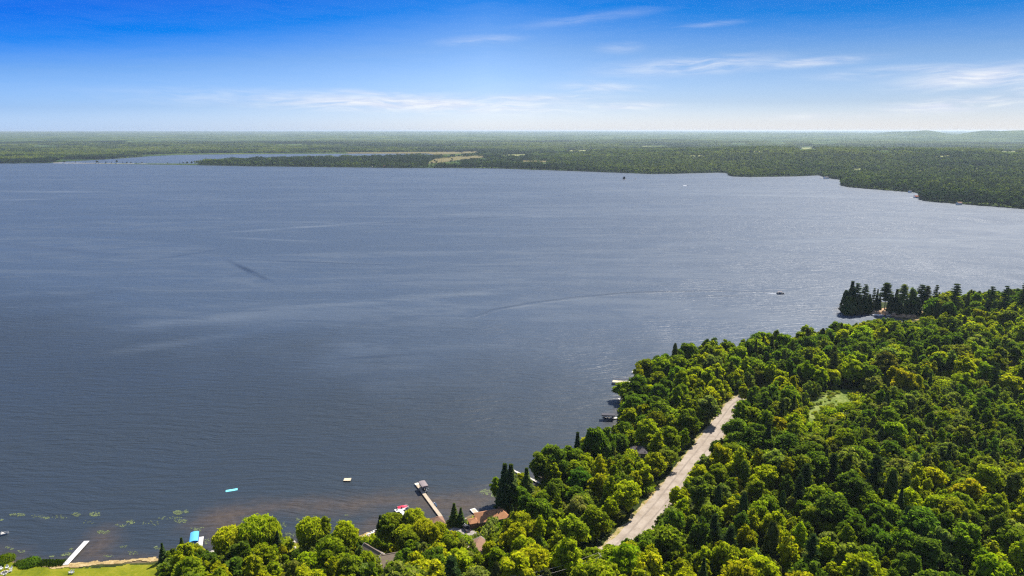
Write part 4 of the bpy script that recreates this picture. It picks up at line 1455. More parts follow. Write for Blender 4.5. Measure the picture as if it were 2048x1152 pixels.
# ------------------------------------------------------------------ instanced masses
def instancer(name, meshes, idx, P, rot, scl, tint):
    """one object whose points carry copies of the given meshes"""
    pc = bpy.data.collections.new(name + '_source')
    for i, me in enumerate(meshes):
        pc.objects.link(bpy.data.objects.new('%s_source_%03d' % (name, i), me))
    n = len(P)
    me = bpy.data.meshes.new(name)
    me.vertices.add(n)
    me.vertices.foreach_set('co', np.asarray(P, np.float32).ravel())
    for nm, typ, key, val in (('idx', 'INT', 'value', np.asarray(idx, np.int32)), ('rot', 'FLOAT_VECTOR', 'vector', np.asarray(rot, np.float32)), ('scl', 'FLOAT_VECTOR', 'vector', np.asarray(scl, np.float32)),
                              ('tint', 'FLOAT_COLOR', 'color', np.concatenate([np.asarray(tint, np.float32), np.ones((n, 1), np.float32)], 1))):
        a = me.attributes.new(nm, typ, 'POINT')
        a.data.foreach_set(key, val.ravel())
    o = obj(name, me)
    ng = bpy.data.node_groups.new(name + '_scatter', 'GeometryNodeTree')
    ng.interface.new_socket('Geometry', in_out='INPUT', socket_type='NodeSocketGeometry')
    ng.interface.new_socket('Geometry', in_out='OUTPUT', socket_type='NodeSocketGeometry')
    N = ng.nodes.new
    gi, go = N('NodeGroupInput'), N('NodeGroupOutput')
    ci = N('GeometryNodeCollectionInfo')
    ci.inputs['Collection'].default_value = pc
    ci.inputs['Separate Children'].default_value = True
    ci.inputs['Reset Children'].default_value = True
    ip = N('GeometryNodeInstanceOnPoints')
    ip.inputs['Pick Instance'].default_value = True
    att = {}
    for nm, dt in (('idx', 'INT'), ('rot', 'FLOAT_VECTOR'), ('scl', 'FLOAT_VECTOR')):
        a = N('GeometryNodeInputNamedAttribute')
        a.data_type = dt
        a.inputs[0].default_value = nm
        att[nm] = a.outputs[0]
    L = ng.links.new
    mp = N('GeometryNodeMeshToPoints')
    L(gi.outputs[0], mp.inputs[0])
    L(mp.outputs[0], ip.inputs['Points'])
    L(ci.outputs[0], ip.inputs['Instance'])
    L(att['idx'], ip.inputs['Instance Index'])
    L(att['rot'], ip.inputs['Rotation'])
    L(att['scl'], ip.inputs['Scale'])
    L(ip.outputs[0], go.inputs[0])
    md = o.modifiers.new('scatter', 'NODES')
    md.node_group = ng
    o['kind'] = 'stuff'
    return o


# ------------------------------------------------------------------ plant the trees: the 300 of a kind that show largest one by one, the rest as woodland
def plant():
    by = {}
    for t in TREES:
        by.setdefault(t['kind'], []).append(t)
    rest = []
    for kind, ts in by.items():
        for t in ts:
            H = t['s'] * SPECIES[kind][t['var']][2]
            d = math.sqrt(t['x'] ** 2 + t['y'] ** 2 + (CAM_H - t['z'] - H / 2) ** 2)
            u, v = proj(t['x'], t['y'], t['z'] + H * .9)
            inside = 4 < float(u) < 2044 and float(v) < 1146
            t['show'] = (t['own'], inside * H * t['sw'] / d / d)
        ts.sort(key=lambda t: t['show'], reverse=True)
        ts_in = [t for t in ts if t['own'] or t['show'][1] > 0]
        more = [t for t in ts if not (t['own'] or t['show'][1] > 0)]
        single, more = ts_in[:296], ts_in[296:] + more
        rest += more
        for t in single:
            crown, trunk, H, R = SPECIES[kind][t['var']]
            r = thing(kind, t['label'], 'tree', (t['x'], t['y'], t['z'] - .05), t['rz'], t['group'] or None)
            r.scale = (t['sw'], t['sw'], t['s'])
            c = bpy.data.objects.new('crown', crown)
            COL.objects.link(c)
            c.parent = r
            c['tint'] = [*t['tint'], 1.0]
            k = bpy.data.objects.new('trunk', trunk)
            COL.objects.link(k)
            k.parent = r
    if rest:
        meshes, base = [], {}
        for kind, lst in SPECIES.items():
            base[kind] = len(meshes)
            for c, k, _, _ in lst:
                meshes += [c, k]
        idx, P, rot, scl, tint = [], [], [], [], []
        for t in rest:
            for q in (0, 1):
                idx.append(base[t['kind']] + t['var'] * 2 + q)
                P.append((t['x'], t['y'], t['z'] - .05))
                rot.append((0, 0, t['rz']))
                scl.append((t['sw'], t['sw'], t['s']))
                tint.append(t['tint'])
        o = instancer('woods', meshes, idx, P, rot, scl, tint)
        o['label'] = 'remaining mixed woodland trees filling the gaps and the far side of the wood'
    print('TREES', {k: len(v) for k, v in by.items()}, 'rest', len(rest))


plant()


def undergrowth():
    n = 24000
    X, Y = rng.uniform(-175, 520, n), rng.uniform(150, 600, n)
    u, v = proj(X, Y, 3)
    ds = polydist(X, Y, shore, False)
    keep = inpoly(X, Y, LAND) & (u > -20) & (u < 2090) & (v < 1190) & (polydist(X, Y, road, False) > 7.6) & (ds > .8)
    for o_ in OCCUPIED[:-1]:
        keep &= ~inpoly(X, Y, o_)
    for nm in ('lawn_beach', 'lawn_gap', 'beach_chairs', 'lawn_small', 'yard', 'sand_slope', 'point_bay', 'road_a', 'track'):
        u1, v1 = proj(X, Y, .6)
        keep &= ~inpoly(u1, v1, CLEAR[nm])
    u0, v0 = proj(X, Y, 0)
    keep &= inpoly(u, v - 4, FOREST)
    mead = inpoly(u0, v0, MEADOW)
    keep &= ~mead | (rng.random(n) < .6)
    X, Y, mead = X[keep], Y[keep], mead[keep]
    Z = land_h(X, Y)
    n = len(X)
    meshes = []
    for _ in range(4):
        C, N, S, lv = shrub_leaves()
        meshes.append(leaf_mesh('shrub', C, N, S, lv, M_LEAF))
    s = rng.uniform(.7, 2.3, n) * np.where(mead, .45, 1)
    tint = [jit(random.choice(TINTS['pale'] + TINTS['bright'] if m else TINTS['mid'] + TINTS['mid'] + TINTS['pale'] + TINTS['bright'])) for m in mead]
    o = instancer('undergrowth', meshes, rng.integers(0, 4, n), np.stack([X, Y, Z], 1), np.stack([0 * X, 0 * X, rng.uniform(0, 6.28, n)], 1), np.stack([s, s, s * rng.uniform(.7, 1.2, n)], 1), tint)
    o['label'] = 'low green shrubs growing under and between the trees'


undergrowth()


# ------------------------------------------------------------------ far forest
FIELDS = {'pasture': [[(1538, 284), (1560, 282.5), (1572, 287), (1552, 289)], [(1596, 294), (1628, 293), (1634, 297), (1604, 300)], [(1622, 283), (1678, 283.5), (1668, 288), (1628, 289)], [(1462, 287), (1494, 286.5), (1492, 290), (1466, 290.5)],
                      [(1706, 338), (1728, 337), (1732, 340), (1708, 341)], [(1000, 309.5), (1060, 309), (1050, 312), (1004, 312)], [(1128, 301), (1186, 300), (1180, 303), (1134, 303.5)], [(1280, 291.5), (1340, 291), (1336, 293.5), (1284, 294)], [(1376, 311), (1412, 310.5), (1408, 313), (1380, 313.5)],
                      [(1500, 303), (1530, 302), (1526, 305), (1504, 305)], [(540, 289), (620, 288.5), (612, 290.6), (548, 291)], [(250, 283), (330, 282.6), (322, 284.6), (258, 285)], [(60, 292), (120, 291), (116, 293.6), (66, 294)], [(1744, 301), (1790, 300), (1784, 303.5), (1750, 304)],
                      [(1868, 312), (1905, 311), (1900, 314), (1872, 314.5)], [(1940, 336), (1966, 335), (1962, 338.5), (1944, 339)], [(1992, 303), (2040, 302), (2040, 305), (1996, 306)], [(1830, 341), (1860, 340), (1856, 343), (1834, 343.5)]],
          'hayfield': [[(868, 318), (905, 313), (975, 311), (968, 315.5), (915, 321), (880, 326), (852, 328)], [(1044, 321), (1096, 322), (1092, 325), (1046, 324)]],
          'marsh': [[(690, 305.2), (880, 304.0), (960, 302.5), (960, 306), (876, 310), (850, 307.2), (690, 307.4)]], }
M_FIELD = ramp_material('pasture_grass', [(.3, (0.139, 0.169, 0.050)), (.5, (0.219, 0.228, 0.074)), (.7, (0.298, 0.277, 0.109))], .006, 5, .5)
M_HAY = ramp_material('hay_grass', [(.3, (0.109, 0.092, 0.030)), (.5, (0.152, 0.125, 0.044)), (.7, (0.130, 0.119, 0.033))], .008, 5, .5)


def GF(u, v, dz=0.0):
    z = 4.0
    for _ in range(8):
        x, y = G(u, v, z + dz)
        z = .5 * z + .5 * max(0.0, float(far_h(np.array([x]), np.array([y]))[0]))
    return float(x), float(y)


def far_sheet(name, poly, material):
    P = np.array([GF(u, v) for u, v in poly])
    x0, y0 = P.min(0)
    x1, y1 = P.max(0)
    xs, ys = np.linspace(x0, x1, 40), np.linspace(y0, y1, 60)
    X, Y = np.meshgrid(xs, ys)
    ins = inpoly(X.ravel(), Y.ravel(), P)
    f = grid_faces(40, 60)
    f = f[ins[f].all(1)]
    if not len(f):
        return
    Z = far_h(X.ravel(), Y.ravel()) + 1.2
    used, inv = np.unique(f, return_inverse=True)
    structure(obj(name, np_mesh(name, np.stack([X.ravel(), Y.ravel(), Z], -1)[used], inv.reshape(f.shape), material, True)))


for nm, polys in FIELDS.items():
    for q in polys:
        far_sheet(nm, q, M_HAY if nm != 'pasture' else M_FIELD)


def low_tree(kind, leaf=1.0):
    parts = []
    if kind == 'broad':
        H, R = 14, 4.6
        for i in range(7):
            a = i * 2.4
            c = (math.cos(a) * R * .5 * (i > 0), math.sin(a) * R * .5 * (i > 0), H * (.78 if i == 0 else .5 + .12 * (i % 3)))
            parts.append(blob(c, R * .55, 26, .85, .95 * leaf, lobe_lv=float(np.clip(.5 + rng.normal() * .18, 0, 1))))
        return cat(parts)
    n = 130
    H, R = 18, 2.9
    t = rng.random(n) ** 1.5
    a = rng.random(n) * 6.28
    r = R * (1.02 - t) * (1 - .3 * rng.random(n))
    return np.stack([np.cos(a) * r, np.sin(a) * r, H * (.05 + .95 * t)], 1), np.stack([np.cos(a) * .6, np.sin(a) * .6, 1 + 0 * a], 1), .75 * leaf * (1.1 - .6 * t), np.clip(.5 + rng.normal(size=n) * .18, 0, 1)


def far_forest():
    protos = []
    for k in ('broad', 'broad', 'broad', 'conifer', 'conifer'):
        C, N, S, lv = low_tree(k)
        protos.append(leaf_mesh('far_tree', C, N, S, lv, M_FARLEAF if k == 'broad' else M_NEEDLE))
    nb = len(protos)
    for k in range(3):      # clumps for the remote stands
        parts = []
        for j in range(11):
            C, N, S, lv = low_tree('broad' if rng.random() < .68 else 'conifer', 1.7)
            sub = rng.random(len(C)) < .42
            s = .75 + .5 * rng.random()
            C = C * s
            C[:, :2] += rng.uniform(-22, 22, 2)
            parts.append((C[sub], N[sub], S[sub] * s, np.clip(lv[sub] + rng.normal() * .16, 0, 1)))
        C, N, S, lv = cat(parts)
        protos.append(leaf_mesh('far_clump', C, N, S, lv, M_FARLEAF))

    def scatter(r0, r1, dens):
        n = int(R_(94) * (r1 * r1 - r0 * r0) / 2 * dens)
        r = np.sqrt(rng.uniform(r0 * r0, r1 * r1, n))
        a = np.radians(rng.uniform(-43, 51, n))
        x, y = r * np.sin(a), r * np.cos(a)
        land = inpoly(x, y, FARLAND) & ~inpoly(x, y, bay)
        return x[land], y[land]

    out = []
    for r0, r1, dens, clump in ((1250, 3500, 1 / 62., False), (3500, 9500, 1 / 620., True)):
        x, y = scatter(r0, r1, dens)
        if not clump:       # a close row along the water
            seg = np.hypot(*np.diff(sf, axis=0).T)
            cs = np.concatenate([[0], np.cumsum(seg)])
            tt = np.arange(0, cs[-1], 3.2)
            ex, ey = np.interp(tt, cs, sf[:, 0]), np.interp(tt, cs, sf[:, 1])
            rr = np.hypot(ex, ey)
            k_ = 1 + (rng.uniform(2, 16, len(tt)) / rr)
            kk = (rr < 3600) & (np.abs(np.degrees(np.arctan2(ex, ey))) < 39)
            x, y = np.concatenate([x, (ex * k_)[kk]]), np.concatenate([y, (ey * k_)[kk]])
        z = far_h(x, y)
        keep = z > -.2
        H = np.where(clump, 14, 15)
        u, v = proj(x, y, z)
        u1, v1 = proj(x, y, z + 13)
        for nm, polys in FIELDS.items():
            for q in polys:
                for (a, b) in ((u, v), (u, (v + v1) / 2), (u, v1), (u - 25 * FPX / np.hypot(x, y), v1), (u + 25 * FPX / np.hypot(x, y), v1)) if clump else ((u, v), (u, (v + v1) / 2), (u, v1)):
                    keep &= ~inpoly(a, b, q) | (rng.random(len(x)) < (.04 if nm == 'pasture' else .12))
        # the marsh rim of the back bay and the low causeway carry few trees
        keep &= ~((polydist(x, y, bay) < np.where(y > 4200, 130, 6)) & (y > 3400))
        keep &= ~((u > 112) & (u < 398) & (v > 319))
        keep &= ~((u > 395) & (u < 900) & (v > 309) & (v < 318.5) & (rng.random(len(x)) < .25))
        if not clump:
            g = vnoise(x / 70, y / 70, 2, 6)
            keep &= ~((u > 690) & (u < 1130) & (v > 312) & (g > .62) & (polydist(x, y, sf, False) > 12))
        x, y, z = x[keep], y[keep], z[keep]
        n = len(x)
        stand = vnoise(x / 260, y / 260, 3, 12)
        st2 = vnoise(x / 900, y / 900, 2, 14)
        con = rng.random(n) < np.clip(.30 + (stand - .5) * 1.6 + np.where((x > 900), .22, 0), .05, .85)
        if clump:
            idx = nb + rng.integers(0, 3, n)
            s = rng.uniform(.7, 1.15, n)
        else:
            idx = np.where(con, 3 + rng.integers(0, 2, n), rng.integers(0, 3, n))
            s = rng.uniform(.5, 1.3, n) * np.where(polydist(x, y, sf, False) < 14, .8, 1)
        mixf = np.clip(.47 + (stand - .5) * 2.2 + (st2 - .5) * 2.2 + rng.normal(size=n) * .26, 0, 1)
        ca, cb, cc = np.array([.026, .048, .015]), np.array([.10, .145, .018]), np.array([.165, .195, .03])
        t = mixf[:, None]
        tint = np.where(t < .5, ca + (cb - ca) * t * 2, cb + (cc - cb) * (t - .5) * 2)
        tint = tint * rng.uniform(.65, 1.45, (n, 1))
        tint = np.where(con[:, None] & (not clump), np.array([.026, .044, .016]) * rng.uniform(.7, 1.7, (n, 1)), tint)
        out.append((idx, np.stack([x, y, z - .3], 1), np.stack([0 * x, 0 * x, rng.uniform(0, 6.28, n)], 1), np.stack([s, s, s * rng.uniform(.85, 1.2, n)], 1), tint))
    idx, P, rot, scl, tint = (np.concatenate(a) for a in zip(*out))
    print('FAR', len(P))
    o = instancer('far_forest', protos, idx, P, rot, scl, tint)
    o['label'] = 'forest covering the far shore of the lake and the country behind it'
    return protos


FAR_PROTO = far_forest()

#@@OBJECTS
# ------------------------------------------------------------------ materials of the built things
M_WHITE = mat('white_paint', (.70, .69, .66), .6, .3, .05, 1.5)
M_DOCKWOOD = mat('weathered_planks', (.46, .38, .28), .85, .2, .22, 1.3)
M_PALEWOOD = mat('pale_planks', (.66, .60, .50), .85, .2, .14, 1.3)
M_GREYWOOD = mat('grey_planks', (.42, .40, .38), .85, .2, .18, 1.3)
M_DARKWOOD = mat('dark_timber', (.07, .055, .045), .85, .2, .2, 1.3)
M_METAL = mat('galvanised_metal', (.45, .46, .47), .45, .5, .1, 2.0, .6)
M_DARKMETAL = mat('dark_metal', (.05, .05, .055), .5, .4, .1, 2.0)
M_BLUECAN = mat('blue_canvas', (.10, .42, .72), .75, .25, .08, .8)
M_BLUEDK = mat('blue_canvas_valance', (.02, .16, .50), .75, .25, .08, .8)
M_GREYCAN = mat('taupe_canvas', (.24, .20, .20), .8, .2, .12, .8)
M_DARKCAN = mat('charcoal_canvas', (.055, .055, .07), .7, .25, .12, .8)
M_RED = mat('red_canvas', (.56, .035, .08), .7, .25, .08, .8)
M_PINK = mat('pink_canvas', (.72, .20, .24), .75, .2, .06, .8)
M_TURQ = mat('turquoise_foam', (.18, .62, .70), .6, .3, .05, .8)
M_TAN = mat('tan_deck', (.60, .52, .36), .8, .2, .12, 1.3)
M_ORANGE = mat('orange_shingles', (.37, .18, .09), .9, .15, .22, .9, streak=(1, 1, 4))
M_BROWNROOF = mat('brown_shingles', (.25, .15, .105), .9, .15, .2, .9, streak=(1, 1, 4))
M_TANROOF = mat('taupe_shingles', (.21, .165, .125), .9, .15, .2, .9, streak=(1, 1, 4))
M_DARKROOF = mat('charcoal_shingles', (.12, .105, .11), .9, .15, .2, .9, streak=(1, 1, 4))
M_REDROOF = mat('rust_roof', (.36, .12, .07), .9, .15, .15, .9)
M_SIDING = mat('tan_siding', (.30, .25, .19), .85, .2, .08, 1.0)
M_BRICK = mat('brown_brick', (.16, .10, .07), .9, .15, .2, 2.0)
M_CREAM = mat('cream_siding', (.66, .60, .50), .85, .2, .08, 1.0)
M_GLASS = mat('window_glass', (.03, .04, .05), .12, .6, .05)
M_TRUCK = mat('dark_grey_car_paint', (.055, .052, .056), .3, .6, .05)
M_RUBBER = mat('tyre_rubber', (.02, .02, .02), .8, .2, .05)
M_HULLGREY = mat('grey_hull', (.30, .32, .33), .45, .5, .1)
M_HULLBLUE = mat('blue_hull', (.03, .16, .38), .35, .5, .08)
M_HULLDARK = mat('dark_hull', (.025, .03, .045), .4, .5, .1)
M_SEAT = mat('pale_vinyl', (.62, .60, .56), .6, .3, .06)
M_STONE = mat('pale_stone', (.50, .46, .40), .9, .15, .25, 1.5)
M_FOAM = mat('foam', (.82, .84, .86), .9, .1, .1, .6)
M_SKIN = mat('tanned_skin', (.42, .25, .17), .7, .2, .05)
M_LILY = mat('lily_pad', (.12, .15, .06), .5, .25, .4, .25, coord='Object')
M_REED = M_LEAF


def segm(pa, pb):
    (xa, ya), (xb, yb) = G(*pa), G(*pb)
    xa, ya, xb, yb = map(float, (xa, ya, xb, yb))
    return (xa + xb) / 2, (ya + yb) / 2, math.hypot(xb - xa, yb - ya), math.atan2(yb - ya, xb - xa)


def dock_parts(t, L, W, z, material, sect=3.0, post=M_DARKWOOD, fascia=None, x0=0.0, y0=0.0, along='x'):
    """deck sections of separate boards on stringers and posts, under the thing t; runs along its local x"""
    n = max(1, round(L / sect))
    l = L / n
    mb = MB()
    b = max(3, int(l / .28))
    for j in range(b):
        w_ = l / b
        mb.box((-l / 2 + w_ * (j + .5), 0, 0), (w_ - .03, W, .06 + .01 * random.random()))
    sec = mb.mesh('deck_section', material)
    fm = MB()
    for y in (-W / 2 + .06, W / 2 - .06):
        fm.box((0, y, 0), (l - .01, .09, .22))
    fm.box((0, 0, -.02), (.09, W - .22, .16))
    st = fm.mesh('stringer_frame', fascia or post)
    pm = MB()
    pm.tube([(0, 0, -3.0), (0, 0, .12)], .07, 6)
    po = pm.mesh('post', post)
    for i in range(n):
        xc = x0 - L / 2 + l * (i + .5)
        dz = random.uniform(-.015, .015)
        s_ = obj('deck_section', sec, t, (xc, y0, z + dz))
        obj('stringer_frame', st, t, (xc, y0, z - .16 + dz))
        for y in (-W / 2 + .1, W / 2 - .1):
            obj('post', po, t, (xc - l / 2 + .15, y0 + y, z - .1))


def dock(label, pa, pb, W, z, material, group='docks along the shore', name='dock', sect=3.0, fascia=None):
    x, y, L, a = segm(pa, pb)
    t = thing(name, label, 'dock', (x, y, 0), a, group)
    dock_parts(t, L, W, z, material, sect, fascia=fascia)
    return t, x, y, L, a


dock('long white dock running from the sandy beach into brown water', (131, 1132), (174, 1084.5), 1.9, .55, M_WHITE)
dock('short white dock beside the blue boat canopy', (399.5, 1102), (403.5, 1076), 1.5, .5, M_WHITE)
td, tdx, tdy, tdL, tda = dock('long weathered wooden dock ending beside the taupe boat canopy', (835, 972), (882, 1036), 1.45, .6, M_DOCKWOOD)
# sun-bleached square platform closing its lake end
mb = MB()
for j in range(6):
    mb.box((0, -.72 + .29 * j, 0), (1.6, .26, .06))
build(mb, 'end_platform', M_PALEWOOD, td, (-tdL / 2 - .82, 0, .63))
t, x, y, L, a = dock('white T-shaped dock among the willows, with a red-covered boat moored to it', (799, 1021), (822, 1043), 1.6, .5, M_WHITE)
mb = MB()
for j in range(14):
    mb.box((0, -2.0 + .29 * j, 0), (2.3, .26, .06))
build(mb, 'head_platform', M_WHITE, t, (-L / 2 + .2, .2, .56))
for yy in (-1.1, 1.0):
    mb = MB()
    mb.box((0, 0, .22), (.5, .5, .08)).box((-.24, 0, .48), (.07, .5, .5)).box((.2, .2, .1), (.06, .06, .22)).box((.2, -.2, .1), (.06, .06, .22)).box((-.2, .2, .1), (.06, .06, .22)).box((-.2, -.2, .1), (.06, .06, .22))
    xx, yv = x + math.cos(a) * (-L / 2 + .2) - math.sin(a) * yy, y + math.sin(a) * (-L / 2 + .2) + math.cos(a) * yy
    tag(build(mb, 'deck_chair', M_DARKMETAL, None, (xx, yv, .60), a), ('dark chair at the outer end' if yy > 0 else 'dark chair at the shoreward end') + ' of the white T-shaped dock head', 'chair', 'dark chairs on the white dock')
t, x, y, L, a = dock('tan-decked small dock beside the lawn of the orange-roofed house', (944.5, 1020), (953, 1029), 2.2, .55, M_WHITE, sect=2.2)
mb = MB()
mb.box((0, 0, 0), (L * .8, 1.5, .025))
build(mb, 'deck_mat', M_DOCKWOOD, t, (.1, 0, .615))
dock('long white dock with dark sides crossing the little bay behind spruces', (1024, 942), (1088, 973), 1.0, .7, M_PALEWOOD, fascia=M_DARKWOOD)
dock('short white dock leading to the dark boat canopy', (1224, 838.5), (1243, 836), 1.7, .6, M_WHITE)
t, x, y, L, a = dock('square pale deck on posts above the water behind a green tree', (1225, 767), (1262, 770), 3.6, 1.6, M_TAN, name='waterside_deck')
mb = MB()
for k in range(7):
    mb.tube([(-L / 2 + k * L / 6, 2.3, 0), (-L / 2 + k * L / 6, 2.3, 1.0)], .045, 5)
mb.box((0, 2.3, 1.02), (L, .09, .06)).box((0, 2.3, .5), (L, .04, .05))
build(mb, 'railing', M_BROWNROOF, t, (0, 0, 1.62))
dock('tiny white dock at the shore just below the square pale deck', (1236, 799.5), (1250, 800), 1.3, .5, M_WHITE)
dock('tiny white float at the shore above the square pale deck', (1264, 745), (1272, 746.5), 2.2, .5, M_WHITE)


# ---- floating rafts
def raft(label, u, v, L, W, rz, top, side, h=.45, boards=True):
    x, y = map(float, G(u, v))
    t = thing('swim_raft', label, 'raft', (x, y, 0), rz)
    mb = MB()
    if boards:
        n = int(L / .3)
        for j in range(n):
            mb.box((-L / 2 + L / n * (j + .5), 0, h), (L / n - .03, W, .06))
        build(mb, 'deck_boards', top, t)
        fr = MB()
        for s in (-1, 1):
            fr.box((0, s * (W / 2 - .05), h - .2), (L, .1, .34)).box((s * (L / 2 - .05), 0, h - .2), (.1, W - .2, .34))
        build(fr, 'frame', side, t)
        fl = MB()
        for s in (-1, 1):
            fl.tube([(-L / 2 + .1, s * (W / 2 - .4), .0), (L / 2 - .1, s * (W / 2 - .4), .0)], .28, 8)
        build(fl, 'float', side, t)
        ld = MB()
        for s in (-.2, .2):
            ld.tube([(L / 2 + .06, s, -.3), (L / 2 + .06, s, h + .7), (L / 2 - .3, s, h + .75)], .03, 5)
        build(ld, 'ladder', M_METAL, t)
    else:
        seg = 5
        for j in range(seg):
            m2 = MB()
            l = L / seg
            m2.loft([[(-l / 2, -W / 2, .0), (l / 2, -W / 2, .0), (l / 2, W / 2, .0), (-l / 2, W / 2, .0)], [(-l / 2, -W / 2, .07), (l / 2, -W / 2, .07), (l / 2, W / 2, .07), (-l / 2, W / 2, .07)],
                     [(-l / 2 + .06, -W / 2 + .08, .10), (l / 2 - .06, -W / 2 + .08, .10), (l / 2 - .06, W / 2 - .08, .10), (-l / 2 + .06, W / 2 - .08, .10)]])
            build(m2, 'foam_panel', top, t, (-L / 2 + l * (j + .5), 0, .02 * math.sin(j * 2)))
        r2 = MB()
        r2.tube([(-L / 2 - .02, -W / 2, .06), (-L / 2 - .1, 0, .07), (-L / 2 - .02, W / 2, .06)], .06, 6)
        build(r2, 'rolled_edge', side, t)
    return t


raft('turquoise foam water mat floating on the open lake', 463.5, 980.5, 4.6, 1.75, .36, M_TURQ, M_TURQ, boards=False)
raft('tan square swim raft with dark sides floating on the lake', 695, 961, 3.1, 2.3, .0, M_TAN, M_DARKWOOD, .5)


# ---- boat lifts
def heading(pa, pb, z):
    (xa, ya), (xb, yb) = G(*pa, z), G(*pb, z)
    return math.atan2(float(yb - ya), float(xb - xa))


def boat_lift(label, cu, cv, L, W, rz, top, valance, z=3.0, rise=.35, group='boat lifts with canopies'):
    x, y = map(float, G(cu, cv, z))
    t = thing('boat_lift', label, 'boat lift', (x, y, 0), rz, group)
    mb = MB()
    n = 10
    rings = []
    for j in range(n + 1):
        q = -1 + 2 * j / n
        rings.append((q * W / 2, z + rise * (1 - q * q)))
    up = [(-L / 2, yy, zz) for yy, zz in rings] + [(L / 2, yy, zz) for yy, zz in rings]
    lo = [(a, b, c - .05) for a, b, c in up]
    m = n + 1
    mb.add(up, [(j, m + j, m + j + 1, j + 1) for j in range(n)])
    mb.add(lo, [(j + 1, m + j + 1, m + j, j) for j in range(n)])
    build(mb, 'canopy_top', top, t)
    vb = MB()
    for s in (-1, 1):
        vb.box((0, s * (W / 2 + .015), z - .24), (L, .03, .5))
        vb.prism([(s * (L / 2 + .015) - .015, -W / 2), (s * (L / 2 + .015) + .015, -W / 2), (s * (L / 2 + .015) + .015, W / 2), (s * (L / 2 + .015) - .015, W / 2)], z - .48, z + .1)
    build(vb, 'canopy_valance', valance, t)
    for sx in (-1, 1):
        for sy in (-1, 1):
            pb = MB()
            pb.tube([(sx * L * .36, sy * (W / 2 - .12), -2.5), (sx * L * .36, sy * (W / 2 - .12), z - .02)], .06, 6)
            build(pb, 'post', M_METAL, t)
    cb = MB()
    for s in (-1, 1):
        cb.box((s * L * .36, 0, .28), (.12, W - .2, .14)).box((0, s * (W / 2 - .3), .42), (L * .8, .12, .12))
    build(cb, 'cradle', M_METAL, t)
    wb = MB()
    wb.tube([(L * .36, W / 2 + .02, 1.35), (L * .36, W / 2 + .12, 1.35)], .42, 12)
    build(wb, 'winch_wheel', M_METAL, t)
    return x, y


def hull(L, W, H, bow=.35, n=12, z0=0.0, flat=.55):
    """boat hull as a loft of sections, bow towards +x"""
    mb = MB()
    rings = []
    for i in range(n + 1):
        q = i / n
        xx = -L / 2 + L * q
        k = 1.0 if q < 1 - bow else math.sqrt(max(0.0, 1 - ((q - 1 + bow) / bow) ** 2)) * .98 + .02
        sheer = .10 * H * (2 * q - .4) ** 2
        zk = z0 + (.0 if q < .7 else H * .45 * ((q - .7) / .3) ** 2)
        w_ = W / 2 * k
        rings.append([(xx, -w_, z0 + H + sheer), (xx, -w_ * .92, z0 + H * .5 + zk * .4), (xx, -w_ * flat, zk), (xx, w_ * flat, zk), (xx, w_ * .92, z0 + H * .5 + zk * .4), (xx, w_, z0 + H + sheer),
                      (xx, w_ * .82, z0 + H + sheer), (xx, w_ * .6, zk + H * .3), (xx, -w_ * .6, zk + H * .3), (xx, -w_ * .82, z0 + H + sheer)])
    return mb.loft(rings)


def outboard(t, x, z, material=M_DARKMETAL, tilt=0.0):
    mb = MB()
    mb.box((x - .18, 0, z + .42), (.42, .32, .42), taper=.8).box((x - .2, 0, z - .1), (.14, .12, .8)).box((x - .24, 0, z - .46), (.42, .08, .1))
    return build(mb, 'outboard_motor', material, t)


def runabout(label, u, v, rz, L=5.4, W=2.1, hullm=M_WHITE, cover=None, lift=0.0, name='motorboat', group=None, windscreen=True):
    x, y = map(float, G(u, v, lift))
    t = thing(name, label, 'boat', (x, y, lift), rz, group)
    build(hull(L, W, .85, z0=-.25), 'hull', hullm, t)
    if cover:
        mb = MB()
        rings = []
        for i in range(9):
            q = i / 8
            xx = -L / 2 + .15 + (L * .86) * q
            k = 1.0 if q < .6 else math.sqrt(max(0.02, 1 - ((q - .6) / .42) ** 2))
            hgt = .62 + .45 * math.sin(math.pi * min(q * 1.1, 1)) * (1 - .3 * q)
            rings.append([(xx, W * .47 * k * math.cos(b), .60 + (hgt - .55) * math.sin(b)) for b in np.linspace(0, math.pi, 7)])
        mb.loft(rings)
        build(mb, 'cover', cover, t)
    else:
        mb = MB()
        mb.box((-.2, 0, .18), (L * .6, W * .62, .06))
        build(mb, 'cockpit_floor', M_SEAT, t)
        for sx, sy in ((-1.5, 0), (.2, -.45), (.2, .45)):
            mb = MB()
            mb.box((sx, sy, .42), (.5, 1.5 if sy == 0 else .5, .3)).box((sx - .24, sy, .72), (.1, 1.5 if sy == 0 else .5, .5))
            build(mb, 'seat', M_SEAT, t)
        if windscreen:
            mb = MB()
            mb.add([(.95, -.8, .7), (1.3, 0, .72), (.95, .8, .7), (.65, -.8, 1.2), (1.0, 0, 1.22), (.65, .8, 1.2)], [(0, 1, 4, 3), (1, 2, 5, 4)])
            mb.add([(.93, -.8, .7), (1.28, 0, .72), (.93, .8, .7), (.63, -.8, 1.2), (.98, 0, 1.22), (.63, .8, 1.2)], [(3, 4, 1, 0), (4, 5, 2, 1)])
            build(mb, 'windscreen', M_GLASS, t)
    outboard(t, -L / 2, .5)
    return t


